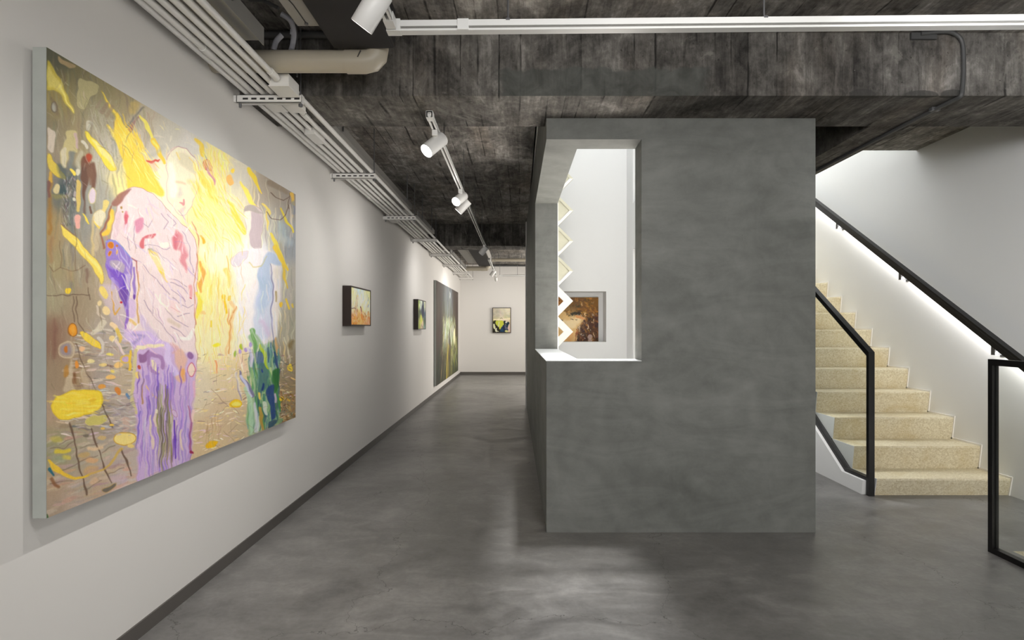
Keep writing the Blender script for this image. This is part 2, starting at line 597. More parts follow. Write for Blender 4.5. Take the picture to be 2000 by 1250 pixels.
# grey plastered enclosure round the light well, with its corner opening
OX, OZ0, OZ1, OY = 0.743, 1.04, 2.388, 5.30
TF = 3.673
en = MB()
en.prism([(xl(PY0), PY0), (1.80, PY0), (1.80, TF), (xl(TF), TF)], 0, OZ0)
en.prism([(OX, PY0), (1.80, PY0), (1.80, TF), (OX, TF)], OZ0, OZ1)
en.prism([(xl(PY0), PY0), (1.80, PY0), (1.80, TF), (xl(TF), TF)], OZ1, ZB)
en.prism([(xl(3.63), 3.63), (1.80, 3.63), (1.80, TF), (xl(TF), TF)], ZB, ZS)
en.prism([(xl(TF), TF), (xi(TF), TF), (xi(OY), OY), (xl(OY), OY)], 0, OZ0)
en.prism([(xl(TF), TF), (xi(TF), TF), (xi(OY), OY), (xl(OY), OY)], OZ1, ZS)
en.prism([(xl(OY), OY), (xi(OY), OY), (xi(PY1), PY1), (xl(PY1), PY1)], 0, ZS)
en.prism([(1.70, TF), (1.80, TF), (1.80, PY1), (1.70, PY1)], 0, ZS)
structure('wall_enclosure', en, M['plaster'])
# pale troweled coping on the sill
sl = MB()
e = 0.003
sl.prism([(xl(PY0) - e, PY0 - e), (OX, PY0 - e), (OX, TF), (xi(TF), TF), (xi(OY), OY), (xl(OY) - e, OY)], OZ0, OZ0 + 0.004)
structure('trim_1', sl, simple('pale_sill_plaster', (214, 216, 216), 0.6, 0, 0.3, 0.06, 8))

# light well behind the opening: white walls rising to the skylight
structure('wall_well_right', MB().box(1.65, 1.70, 8.32, 8.8, 0, 6).box(1.65, 1.70, 3.68, 8.32, 2.377, 3.04)
          .box(1.698, 1.70, 3.68, 8.32, 0, 2.377), M['well'])
NX0, NX1, NZ0, NZ1, ND = 0.40, 1.336, 1.014, 1.792, 0.34
wf = MB()
wf.box(0.10, NX0, 8.8, 9.15, 0, 6)
wf.box(NX1, 1.80, 8.8, 9.15, 0, 6)
wf.box(NX0, NX1, 8.8, 9.15, 0, NZ0)
wf.box(NX0, NX1, 8.8, 9.15, NZ1, 6)
wf.box(NX0, NX1, 8.8 + ND, 9.15, NZ0, NZ1)
structure('wall_well_far', wf, M['well'])
up = MB()
up.box(0.13, 0.30, 3.5, 8.8, ZS, 6)
up.box(1.72, 1.80, 3.5, 8.8, ZS, 6)
up.box(0.13, 1.80, 3.5, TF, ZS + 0.25, 6)
structure('wall_well_upper', up, M['well'])
structure('ceiling_well', MB().box(0.1, 1.8, 3.5, 9.15, 6, 6.1), M['white_cool'])
# unseen white lining inside the light well, added to bounce light onto the reveals
wl = MB()
wl.prism([(0.745, TF), (1.65, TF), (1.65, TF + 0.006), (0.745, TF + 0.006)], 0, ZS)
wl.prism([(xi(TF), TF), (0.745, TF), (0.745, TF + 0.006), (xi(TF) + 0.006, TF + 0.006)], 0, OZ0 - 0.002)
wl.prism([(xi(TF), TF), (xi(TF) + 0.006, TF), (xi(OY) + 0.006, OY), (xi(OY), OY)], 0, OZ0 - 0.002)
wl.prism([(xi(OY), OY + 0.002), (xi(OY) + 0.006, OY + 0.002), (xi(8.8) + 0.006, 8.8), (xi(8.8), 8.8)], 0, ZS)
structure('wall_well_bounce', wl, M['white_cool'])
# pale unseen floor sheet in the light well, added to bounce light upward
structure('floor_well_bounce', MB().box(0.34, 1.645, 3.68, 8.795, 0.0005, 0.02), M['white_cool'])
# stair shaft above the slab
ss = MB()
ss.box(2.40, 2.47, 5.1, 9.6, ZS + 0.25, 6)
ss.box(2.40, XR, 5.1, 5.24, ZS + 0.25, 6)
ss.box(2.47, XR, 9.6, 9.8, 0, 6)
structure('wall_stair_upper', ss, M['white_cool'])
structure('ceiling_stair', MB().box(2.4, XR, 5.1, 9.8, 6, 6.1), M['white_cool'])
# well of the stair going down
dn = MB()
dn.box(2.6, 2.70, YB, 3.19, -3, -0.2)
dn.box(2.70, XR, 3.19, 3.3, -3, -0.2)
structure('wall_stair_lower', dn, M['white_cool'])


# unseen window frame behind the camera, added to go with the fill light
wm = bpy.data.materials
structure('added_window_1', MB().box(-1.3, 3.3, YB - 0.12, YB - 0.08, 0.35, 0.40).box(-1.3, 3.3, YB - 0.12, YB - 0.08, 2.70, 2.75)
          .box(-1.3, -1.25, YB - 0.12, YB - 0.08, 0.40, 2.70).box(3.25, 3.3, YB - 0.12, YB - 0.08, 0.40, 2.70)
          .box(0.97, 1.03, YB - 0.12, YB - 0.08, 0.40, 2.70), M['black'])


# ------------------------------------------------------------------ stair, handrail, glass guards
RISE, GO, S1Y, S1Z, SX0 = 0.1815, 0.279, 4.226, 0.129, 2.634
st = thing('staircase', 'beige terrazzo staircase rising along the white right-hand wall', 'staircase', (3.13, S1Y, 0))
for k in range(15):
    y0 = S1Y + GO * k
    zt = S1Z + RISE * k
    zb = 0 if k == 0 else zt - RISE
    x0 = SX0 if k else SX0 + 0.004
    prof = [(y0 + 0.028, zb), (y0, zt - 0.012), (y0 + 0.004, zt), (y0 + GO + 0.030, zt), (y0 + GO + 0.030, zb)]
    o = MB().prism_x(prof, x0, XR - 0.0005).build('step', M['terrazzo'], st)
    # white painted end of the step beside the glass
    MB().prism_x([(y0 + 0.028, zb), (y0, zt), (y0 + GO + 0.030, zt), (y0 + GO + 0.030, zb)], x0 - 0.004, x0 - 0.0003).build('end_cheek', M['white_cool'], st)
    # pale mortar bead where the step meets the wall
    w = 0.013
    b = MB()
    b.prism_x([(y0 + 0.028, zb), (y0, zt), (y0 + GO + 0.028, zt), (y0 + GO + 0.028, zt + w), (y0 - w, zt + w), (y0 + 0.028 - w, zb)], XR - 0.008, XR - 0.0002)
    b.build('mortar_bead', M['caulk'], st)

gx = 2.598                                      # plane of the glass guards
sw = thing('stair_balustrade', 'glass stair balustrade in black steel frame standing left of the beige steps', 'balustrade', (gx, 4.24, 0))
# white string wall under it
lo = [(4.262, 0.108), (4.536, 0.106)]
slope = RISE / GO
e1 = (8.5, 0.106 + slope * (8.5 - 4.536))
MB().prism_x([(4.275, 0), lo[0], lo[1], e1, (8.5, 0)], 2.552, 2.628).build('string_wall', M['white_cool'], sw)
tz = 1.062
pb = MB().box(gx - 0.022, gx + 0.022, 4.226, 4.256, 0.0, tz)
pb.build('post', M['black'], sw)
tr_ = MB()
top_end = (8.0, tz + slope * (8.0 - 4.24))
tr_.prism_x([(4.256, tz - 0.028), (4.256, tz), (4.226, tz), top_end, (top_end[0], top_end[1] - 0.036)], gx - 0.022, gx + 0.022)
tr_.build('top_rail', M['black'], sw)
br_ = MB()
br_.prism_x([(4.256, 0.108), (4.256, 0.135), (4.532, 0.133), (e1[0], e1[1] + 0.029), (e1[0], e1[1] + 0.002), (4.541, 0.106)], gx - 0.022, gx + 0.022)
br_.build('bottom_rail', M['black'], sw)
MB().prism_x([(4.256, 0.135), (4.256, tz - 0.028), (top_end[0], top_end[1] - 0.036), (8.0, 0.135 + slope * (8.0 - 4.536)), (4.535, 0.133)], gx - 0.006, gx + 0.006).build('glass_pane', M['glass'], sw)

gd = thing('landing_guard', 'black framed glass guard beside the stairwell at the right picture edge', 'guard rail', (2.625, 3.18, 0))
g0 = 2.606
tzg = 1.070
MB().box(g0, g0 + 0.037, 3.160, 3.189, 0, tzg).build('post', M['black'], gd)
MB().box(g0, g0 + 0.037, 0.20, 3.160, tzg - 0.034, tzg).build('top_rail', M['black'], gd)
MB().box(g0, g0 + 0.037, 0.20, 3.160, 0, 0.030).build('bottom_rail', M['black'], gd)
MB().box(g0 + 0.012, g0 + 0.024, 0.20, 3.160, 0.030, tzg - 0.034).build('glass_pane', M['glass'], gd)
MB().box(g0, g0 + 0.037, 0.16, 0.20, 0, tzg).build('post', M['black'], gd)

lowst = thing('descending_stair', 'beige terrazzo steps going down behind the glass guard at right', 'staircase', (3.1, 3.0, 0))
for k in range(8):
    y1 = 3.189 - GO * k
    MB().box(2.745 if k == 0 else 2.701, XR - 0.001, y1 - GO, y1, -RISE * k - 0.18, -RISE * k + (0.001 if k == 0 else 0)).build('step', M['terrazzo'], lowst)
MB().box(2.70, 2.745, 0.2, 3.189, -0.2, 0.001).build('kerb', M['floor'], lowst)

hr = thing('handrail', 'black steel handrail on the white wall above the stair', 'handrail', (3.56, 4.1, 1.0))
hx0, hx1 = 3.535, 3.585


def hz(y): return 1.018 + (y - 4.10) * 0.6185


ya, yb = 2.2, 8.4
pr = MB()
pr.prism_x([(ya, hz(ya) - 0.036), (ya, hz(ya) + 0.036), (yb, hz(yb) + 0.036), (yb, hz(yb) - 0.036)], hx0, hx1)
pr.build('rail', M['black'], hr)
gr_ = MB()
gr_.prism_x([(ya, hz(ya) + 0.010), (ya, hz(ya) + 0.014), (yb, hz(yb) + 0.014), (yb, hz(yb) + 0.010)], hx0 - 0.0006, hx0)
gr_.build('groove', M['slot'], hr)
ls = MB()
ls.prism_x([(ya, hz(ya) - 0.040), (ya, hz(ya) - 0.0365), (yb, hz(yb) - 0.0365), (yb, hz(yb) - 0.040)], hx0 + 0.016, hx1 - 0.008)
ls.build('led_strip', M['led'], hr)
for px, py in ((1638, 430), (1762, 538), (1945, 692)):
    y = 3.575 * F / (px - CX)
    z = hz(y)
    b = MB()
    b.box(XR - 0.006, XR - 0.0005, y - 0.022, y + 0.022, z - 0.120, z - 0.065)
    b.box(hx0 + 0.02, XR - 0.006, y - 0.009, y + 0.009, z - 0.105, z - 0.080)
    b.box(hx0 + 0.018, hx0 + 0.032, y - 0.018, y + 0.018, z - 0.105, z - 0.040)
    b.build('bracket', M['steel'], hr)
ledl = area('handrail_led_light', (3.595, (ya + yb) / 2, hz((ya + yb) / 2) - 0.055), (0, 0, 0), 0.02, (yb - ya) / math.cos(math.atan(0.6185)), 8.5, (1.0, 0.98, 0.95))
ledl.rotation_euler = (math.atan(0.6185), 0, 0)
ledl.parent = hr
ledl.location = Vector(ledl.location) - Vector(hr.location)

# ------------------------------------------------------------------ white conduits on hangers along the left wall
ZP = 2.508
pipe_x = [-1.463, -1.426, -1.377, -1.328, -1.276]
pipe_lab = ['white conduit pipe running closest to the left wall', 'second white conduit pipe out from the left wall',
            'third white conduit pipe out from the left wall', 'fourth white conduit pipe out from the left wall',
            'fifth white conduit pipe out from the left wall']
PR = 0.0145
coup = {1: [2.62], 2: [2.0], 4: [3.42], 0: [5.6]}


def conduit(x, y0, y1, label, couplers=()):
    o = thing('conduit_pipe', label, 'pipe', (x, y0, ZP), 'white conduit pipes under the ceiling')
    MB().tube([(x, y0, ZP), (x, y1, ZP)], PR, 16).build('tube', M['pvc'], o, smooth=True)
    for y in couplers:
        MB().tube([(x, y - 0.04, ZP), (x, y + 0.04, ZP)], PR + 0.0035, 16).build('coupler', M['pvc'], o, smooth=True)
    return o


for i, x in enumerate(pipe_x):
    conduit(x, -0.5, 14.62, pipe_lab[i], coup.get(i, ()))
conduit(-1.226, -0.5, 2.905, 'outermost white conduit pipe ending in the box before the nearest hanger', (2.86,))
conduit(-1.200, 3.06, 14.62, 'outermost white conduit pipe running on behind the nearest hanger', (3.12,))

brk_y = [3.09, 4.66, 6.46, 8.12, 9.80, 11.45, 13.15, 14.56]
brk_word = ['nearest and largest white slotted hanger carrying the white conduits',
            'second white hanger along the conduits, above the first small painting',
            'third white hanger along the white conduits from the camera',
            'fourth white hanger along the white conduits from the camera',
            'fifth white hanger along the white conduits, before the large dark painting',
            'sixth white hanger along the conduits, above the large dark painting',
            'white hanger along the conduits, last but one before the end wall',
            'white hanger at the end of the conduits by the end wall']
for k, y in enumerate(brk_y):
    o = thing('pipe_hanger', brk_word[k], 'hanger', (-1.34, y, 2.47), 'white hangers under the conduit pipes')
    x0, x1 = -1.515, -1.168
    zt = ZP - PR - 0.001
    b = MB()
    b.box(x0, x1, y - 0.020, y - 0.0175, zt - 0.042, zt)
    b.box(x0, x1, y + 0.0175, y + 0.020, zt - 0.042, zt)
    b.box(x0, x1, y - 0.020, y + 0.020, zt - 0.003, zt)
    b.box(x0, x1, y - 0.020, y - 0.012, zt - 0.042, zt - 0.039)
    b.box(x0, x1, y + 0.012, y + 0.020, zt - 0.042, zt - 0.039)
    b.build('channel', M['bracket'], o)
    if k < 3:
        for q in range(7):
            xs = x0 + 0.035 + q * 0.046
            MB().box(xs, xs + 0.028, y - 0.0208, y - 0.0198, zt - 0.027, zt - 0.017).build('slot', M['slot'], o)
        for px in pipe_x + [-1.200]:
            if k == 0 and px == -1.200: continue
            MB().tube([(px + math.cos(a) * (PR + 0.002), y, ZP + math.sin(a) * (PR + 0.002)) for a in [math.pi * t / 8 for t in range(9)]], 0.002, 6).build('clip', M['bracket'], o)
    MB().tube([(-1.178, y, zt - 0.06), (-1.178, y, ZS - 0.001)], 0.0045, 8).build('rod', M['steel'], o)
    MB().tube([(-1.178, y, zt - 0.058), (-1.178, y, zt - 0.043)], 0.011, 6).build('nut', M['steel'], o)
    MB().tube([(x0 + 0.012, y, zt - 0.062), (x0 + 0.012, y, zt - 0.040)], 0.007, 8).build('bolt', M['steel'], o)
    MB().box(XL + 0.0005, x0 + 0.004, y - 0.02, y + 0.02, zt - 0.04, zt - 0.004).build('wall_plate', M['bracket'], o)

for (x, y, sx, sy, lab) in ((-1.222, 2.985, 0.10, 0.14, 'white junction box just before the nearest hanger, at the pipe end'),
                            (-1.357, 3.205, 0.075, 0.13, 'white junction box behind the nearest hanger, left of a pair'),
                            (-1.262, 3.215, 0.085, 0.13, 'white junction box behind the nearest hanger, right of a pair'),
                            (-1.330, 3.74, 0.062, 0.20, 'long white junction box between the first and second hangers'),
                            (-1.463, 6.62, 0.075, 0.30, 'white junction box near the third hanger at the wall')):
    o = thing('junction_box', lab, 'box', (x, y, ZP - 0.02), 'white junction boxes on the conduit pipes')
    MB().box(x - sx / 2, x + sx / 2, y - sy / 2, y + sy / 2, ZP - 0.030, ZP + 0.03).build('box_body', M['pvc'], o, bevel=0.003)
    MB().box(x - sx / 2 - 0.003, x + sx / 2 + 0.003, y - sy / 2 - 0.003, y + sy / 2 + 0.003, ZP - 0.036, ZP - 0.030).build('cover', M['bracket'], o, bevel=0.0015)

# grey cable trays behind the conduits
for (y0, y1, lab) in ((-0.5, 2.60, 'grey sheet metal cable tray above the near conduits'), (3.55, 6.35, 'grey cable tray beside the conduits past the nearest hanger'),
                      (6.7, 8.05, 'grey cable tray beside the conduits past the third hanger'), (9.9, 12.9, 'grey cable tray beside the conduits over the dark painting')):
    o = thing('cable_tray', lab, 'cable tray', (-1.3, (y0 + y1) / 2, 2.56), 'grey cable trays')
    wide = y0 < 0
    xa, xr = (-1.50, -1.160) if wide else (-1.36, -1.190)
    MB().box(xa, xr, y0, y1, 2.548, 2.552).build('tray_bed', M['grey_metal'], o)
    MB().box(xr, xr + 0.003, y0, y1, 2.525 if wide else 2.548, 2.605).build('side_flange', M['grey_metal'], o)
    for y in (y0 + 0.3, y1 - 0.3):
        MB().tube([(xr + 0.009, y, 2.56), (xr + 0.009, y, ZS - 0.001)], 0.005, 8).build('rod', M['steel'], o)

# beige drain pipe and its elbow in front of the beam
dp = thing('drain_pipe', 'beige plastic drain pipe crossing under the ceiling at upper left', 'pipe', (-1.0, 2.86, 2.57))
MB().tube([(XL + 0.001, 2.86, 2.572), (-0.83, 2.86, 2.572)], 0.053, 28).build('tube', M['beige_pvc'], dp, smooth=True)
el = MB()
pts = [(-0.86, 2.86, 2.572), (-0.775, 2.86, 2.572), (-0.735, 2.86, 2.58), (-0.715, 2.86, 2.602), (-0.71, 2.86, 2.64), (-0.71, 2.86, 2.70)]
el.tube(pts, 0.058, 28)
el.build('elbow', M['beige_pvc'], dp, smooth=True)
MB().tube([(-0.79, 2.803, 2.568), (-0.775, 2.802, 2.600)], 0.003, 6).build('clip', M['slot'], dp)
dp2 = thing('drain_pipe', 'far beige drain pipe crossing below the second black duct unit', 'pipe', (-1.1, 13.05, 2.55))
MB().tube([(XL + 0.001, 13.05, 2.572), (-0.72, 13.05, 2.572)], 0.053, 20).build('tube', M['beige_pvc'], dp2, smooth=True)
MB().tube([(-0.86, 13.05, 2.572), (-0.75, 13.05, 2.575), (-0.70, 13.05, 2.62), (-0.69, 13.05, 2.75)], 0.058, 20).build('elbow', M['beige_pvc'], dp2, smooth=True)

hp = thing('ceiling_pipe', 'pale horizontal pipe under the ceiling near the end wall', 'pipe', (-0.2, 12.6, 2.70))
MB().tube([(-0.62, 12.6, 2.715), (1.79, 12.6, 2.715)], 0.035, 16).build('tube', M['beige_pvc'], hp, smooth=True)
for x in (-0.45, 0.05): MB().tube([(x, 12.6, 2.74), (x, 12.6, ZS - 0.001)], 0.006, 8).build('rod', M['steel'], hp)
hp = thing('ceiling_pipe', 'thin dark pipe along the top of the end wall', 'pipe', (-0.2, 14.75, 2.83))
MB().tube([(-0.85, 14.8, 2.825), (1.79, 14.8, 2.825)], 0.022, 12).build('tube', M['dark_pvc'], hp, smooth=True)

# black insulated duct units
def duct_unit(y0, y1, label, panel_x0, panel_x1):
    o = thing('duct_unit', label, 'air conditioner', (-0.75, (y0 + y1) / 2, 2.6), 'black ducted air units under the ceiling')
    MB().box(-0.905, -0.612, y0, y1, 2.607, 2.80).build('insulated_body', M['foam'], o, bevel=0.006)
    MB().box(-0.612, -0.600, y0, y1 - 0.02, 2.607, 2.78).build('side_panel', M['foam'] if y0 < 2 else M['panel'], o)
    MB().box(panel_x0, panel_x1, y0, y1 - 0.12, 2.655, 2.667).build('access_panel', M['panel'], o)
    for sx in (-0.88, -0.64):
        for sy in (y0 + 0.25, y1 - 0.25):
            MB().tube([(sx, sy, 2.80), (sx, sy, ZS - 0.001)], 0.006, 8).build('rod', M['steel'], o)
    return o


du = duct_unit(-0.4, 2.80, 'black insulated duct unit under the ceiling at the top of the picture', -1.035, -0.905)
MB().tube([(-1.02, 2.30, 2.653), (-1.015, 2.44, 2.653), (-0.99, 2.46, 2.653), (-0.985, 2.50, 2.653), (-0.985, 2.65, 2.653)], 0.0025, 6).build('wire', M['slot'], du)
MB().tube([(-0.985, 2.655, 2.648), (-0.985, 2.655, 2.655)], 0.009, 12).build('latch', M['steel'], du)
du2 = duct_unit(10.05, 12.85, 'far black duct unit under the ceiling near the end wall', -1.13, -0.905)

# grey plastic tubes curving down behind the drain pipe
def bez(pts, n=8):
    pts = [Vector(p) for p in pts]
    out = []
    for i in range(len(pts) - 1):
        p0, p1, p2, p3 = pts[max(i - 1, 0)], pts[i], pts[i + 1], pts[min(i + 2, len(pts) - 1)]
        for k in range(n):
            t = k / n
            out.append(0.5 * ((2 * p1) + (p2 - p0) * t + (2 * p0 - 5 * p1 + 4 * p2 - p3) * t * t + (3 * p1 - p0 - 3 * p2 + p3) * t ** 3))
    return out + [pts[-1]]


g1 = thing('flexible_tube', 'grey curved tube entering the beige drain pipe, taller of two', 'tube', (-1.12, 2.86, 2.62), 'grey tubes into the drain pipe')
MB().tube(bez([P(569, 98, 2.86), P(572, 85, 2.87), P(574, 62, 2.84), P(567, 40, 2.8), P(549, 27, 2.78)]), 0.013, 12).build('tube', M['grey_pvc'], g1, smooth=True)
MB().tube([P(572, 68, 2.85), P(573, 58, 2.84)], 0.0145, 12).build('coupler', M['grey_pvc'], g1, smooth=True)
g2 = thing('flexible_tube', 'grey curved tube entering the beige drain pipe, shorter of two', 'tube', (-1.2, 2.86, 2.62), 'grey tubes into the drain pipe')
MB().tube(bez([P(535, 98, 2.86), P(536, 92, 2.86), P(540, 80, 2.87), P(551, 68, 2.87)]), 0.013, 12).build('tube', M['grey_pvc'], g2, smooth=True)
g3 = thing('conduit_pipe', 'dark horizontal conduit high on the beam behind the black duct unit', 'pipe', (-1.0, 3.1, 2.83))
MB().tube([(XL + 0.001, 3.118, 2.845 - 0.01), (-0.78, 3.118, 2.835)], 0.020, 12).build('tube', M['dark_pvc'], g3, smooth=True)
g4 = thing('hanger_rod', 'thin steel rod hanging beside the grey curved tubes', 'rod', (-1.17, 2.95, 2.6))
MB().tube([P(580, 150, 2.98), P(580, 20, 2.98)], 0.0045, 8).build('rod', M['steel'], g4)
g5 = thing('valve_box', 'small dark ceiling box with cables at upper left', 'box', (-1.25, 2.7, 2.84))
MB().box(-1.29, -1.22, 2.66, 2.74, 2.80, ZS).build('box_body', M['dark_pvc'], g5, bevel=0.004)
MB().tube(bez([(-1.25, 2.745, 2.82), (-1.22, 2.79, 2.825), (-1.17, 2.79, 2.80)]), 0.009, 8).build('cable', M['dark_pvc'], g5, smooth=True)

# conduit on the beam at right
cp = thing('conduit_pipe', 'dark grey conduit bending down the concrete beam at upper right', 'pipe', (2.45, 3.13, 2.7))
yb_ = 3.128
MB().tube(bez([P(1798, 66, yb_), P(1845, 62, yb_), P(1868, 68, yb_), P(1880, 86, yb_), P(1882, 130, yb_), P(1880, 172, yb_ - 0.004), P(1877, 186, yb_ - 0.006),
               (2.405, 3.150, 2.503), (2.40, 3.25, 2.503), (2.395, 3.6, 2.503), (2.39, 4.6, 2.503)]), 0.011, 12).build('tube', M['dark_pvc'], cp, smooth=True)
MB().box(2.375, 2.425, 3.30, 3.325, 2.496, 2.5155).build('clip', M['steel'], cp)
jb = thing('junction_plate', 'dark flat plate at the top of the beam beside the bent conduit', 'plate', (2.22, 3.12, 2.84))
MB().box(2.14, 2.28, 3.128, 3.1435, 2.82, 2.855).build('plate', M['dark_pvc'], jb)

# ------------------------------------------------------------------ lighting tracks
ZT = 2.44


def track(name_label, a, b, rods, w=0.034, h=0.034):
    a, b = Vector(a), Vector(b)
    d = (b - a).normalized()
    s = Vector((d.y, -d.x, 0))
    o = thing('lighting_track', name_label, 'lighting track', tuple((a + b) / 2), 'white lighting tracks under the ceiling')
    m = MB()
    up = (0, 0, 1)
    m.beam(a + Vector((0, 0, h * 0.40)), b + Vector((0, 0, h * 0.40)), w, h * 0.2)
    m.beam(a + s * (w / 2 - 0.003), b + s * (w / 2 - 0.003), 0.006, h)
    m.beam(a - s * (w / 2 - 0.003), b - s * (w / 2 - 0.003), 0.006, h)
    m.beam(a + s * (w / 2 - 0.0055) - Vector((0, 0, h / 2 - 0.002)), b + s * (w / 2 - 0.0055) - Vector((0, 0, h / 2 - 0.002)), 0.011, 0.004)
    m.beam(a - s * (w / 2 - 0.0055) - Vector((0, 0, h / 2 - 0.002)), b - s * (w / 2 - 0.0055) - Vector((0, 0, h / 2 - 0.002)), 0.011, 0.004)
    m.build('rail', M['track'], o)
    MB().beam(a + Vector((0, 0, 0.004)), b + Vector((0, 0, 0.004)), w * 0.5, 0.002).build('conductor', M['grey_metal'], o)
    for p in (a, b):
        q = p + d * 0.06 if p is a else p - d * 0.06
        MB().beam(p, q, w + 0.004, h + 0.004).build('end_cap', M['track'], o)
    for t in rods:
        p = a + (b - a) * t
        MB().tube([p + Vector((0, 0, h / 2)), (p.x, p.y, (ZS if not (3.144 < p.y < 3.626) else ZB) - 0.001)], 0.0035, 8).build('rod', M['steel'], o)
        MB().beam(p + Vector((0, 0, h / 2)) - d * 0.012, p + Vector((0, 0, h / 2)) + d * 0.012, w, 0.006).build('clip', M['steel'], o)
    return o


TX = -0.503
# cross track in front of the beam: deeper box section with a slot in its face
ct = thing('lighting_track', 'long white lighting track crossing in front of the concrete beam', 'lighting track', (0.8, 2.27, ZT), 'white lighting tracks under the ceiling')
ya_, yb2 = 2.285, 2.235
A = Vector((TX - 0.002, ya_, ZT + 0.002)); B = Vector((2.35, yb2, ZT + 0.002))
m = MB()
m.beam(A + Vector((0, 0, 0.008)), B + Vector((0, 0, 0.008)), 0.036, 0.024)
m.beam(A - Vector((0, 0, 0.018)), B - Vector((0, 0, 0.018)), 0.036, 0.008)
m.beam(A + Vector((0, 0.008, -0.009)), B + Vector((0, 0.008, -0.009)), 0.020, 0.014)
m.build('rail', M['track'], ct)
MB().beam(A + Vector((0, -0.0045, -0.009)), B + Vector((0, -0.0045, -0.009)), 0.004, 0.009).build('conductor', M['grey_metal'], ct)
MB().beam(A + Vector((-0.02, -0.002, 0)), A + Vector((0.035, -0.002, 0)), 0.042, 0.048).build('corner_joint', M['track'], ct)
for px in (905,):
    x = (px - CX) * 2.27 / F
    MB().beam((x - 0.022, 2.2775, ZT + 0.002), (x + 0.022, 2.2767, ZT + 0.002), 0.040, 0.043).build('joint_piece', M['track'], ct)
for px in (992, 1490, 1999):
    x = (px - CX) * 2.27 / F
    yy = ya_ + (yb2 - ya_) * (x - A.x) / (B.x - A.x)
    MB().tube([(x, yy, ZT + 0.02), (x, yy, ZS - 0.001)], 0.004, 8).build('rod', M['steel'], ct)
    MB().box(x - 0.008, x + 0.008, yy - 0.020, yy + 0.020, ZT + 0.018, ZT + 0.026).build('clip', M['steel'], ct)

track('white lighting track running towards the camera at the top of the picture', (TX, -1.2, ZT), (TX, 2.256, ZT), (0.3, 0.72, 0.97))
track('white lighting track running down the corridor from the concrete beam', (TX, 3.21, ZT), (TX, 8.75, ZT), (0.115, 0.36, 0.60, 0.82))
track('far white lighting track in line with the corridor, below the far black unit', (TX - 0.03, 10.1, ZT), (TX - 0.03, 13.3, ZT), (0.3, 0.75))
track('thin white track crossing near the end wall', (-0.45, 13.36, ZT), (1.6, 13.36, ZT), (0.0, 0.2, 0.6))


# ------------------------------------------------------------------ spotlights
def spotlight(ty, target, label, power, cone=62, r=0.041, L=0.135, blend=1.0, lx=TX, drop=0.085, col=(1.0, 0.97, 0.935), lens_on=True):
    o = thing('track_spotlight', label, 'spotlight', (lx, ty, ZT - 0.02), 'white track spotlights')
    top = Vector((lx, ty, ZT - 0.018))
    piv = Vector((lx, ty, ZT - drop))
    d = (Vector(target) - piv).normalized()
    MB().box(lx - 0.016, lx + 0.016, ty - 0.05, ty + 0.05, ZT - 0.052, ZT - 0.0175).build('track_adapter', M['spot'], o, bevel=0.002)
    MB().tube([(lx, ty, ZT - 0.052), piv], 0.008, 10).build('stem', M['spot'], o, smooth=True)
    back, front = piv - d * L * 0.42, piv + d * L * 0.58
    body = MB().tube([back, back + d * 0.004, front - d * 0.002, front], [r * 0.93, r, r, r * 0.96], 32, cap=False)
    n = 32
    b0 = len(body.v)
    # inner reflector
    body.tube([front, front - d * 0.02], [r * 0.96, r * 0.80], 32, cap=False)
    body.f.append(list(range(n))[::-1])
    body.build('housing', M['spot'], o, smooth=True)
    MB().tube([front - d * 0.012, front - d * 0.010], r * 0.86, 32).build('lens', M['lens'], o)
    l = bpy.data.lights.new('spot_lamp', 'SPOT')
    l.energy = power * 0.2
    l.color = col
    l.spot_size = math.radians(min(cone * (1.45 if ty < 5.1 else 2.0), 145))
    l.spot_blend = blend
    l.shadow_soft_size = 0.012
    lo_ = bpy.data.objects.new('spot_lamp', l)
    COL.objects.link(lo_)
    lo_.parent = o
    lo_.location = (front + d * 0.004) - Vector(o.location)
    lo_.rotation_euler = d.to_track_quat('-Z', 'Y').to_euler()
    return o


WX = -1.47
spotlight(1.98, (WX, 2.35, 1.10), 'white track spotlight cut by the top picture edge, lit, before the black duct unit', 105, 66)
spotlight(3.46, (WX, 2.60, 1.20), 'white cylinder spotlight at the near end of the corridor track, lit lens facing down left', 150, 64, r=0.043, L=0.155)
spotlight(4.93, (WX, 3.45, 1.15), 'second spotlight on the corridor track, front of a close pair', 95, 62)
spotlight(5.22, (WX, 5.28, 1.35), 'spotlight on the corridor track, rear of a close pair aimed at the first small painting', 76, 78)
spotlight(8.25, (WX, 8.60, 1.30), 'spotlight at the far end of the corridor track, under the far beam', 110, 72)
spotlight(11.75, (WX, 11.9, 1.10), 'bright spotlight shining towards the camera near the end wall', 150, 75, lx=TX - 0.03)
spotlight(13.15, (-0.45, 14.9, 1.42), 'small spotlight in front of the end wall, aimed at the grey and green picture', 85, 58, r=0.034, lx=TX - 0.03)
# lamps on the near track behind the camera
spotlight(0.9, (WX, 1.7, 0.95), 'white track spotlight on the near track above the camera', 60, 70)

# ------------------------------------------------------------------ paintings: strokes laid on a fine mesh as a colour attribute
def lin(c):
    c = np.asarray(c, float) / 255.0
    return np.where(c <= 0.04045, c / 12.92, ((c + 0.055) / 1.055) ** 2.4)


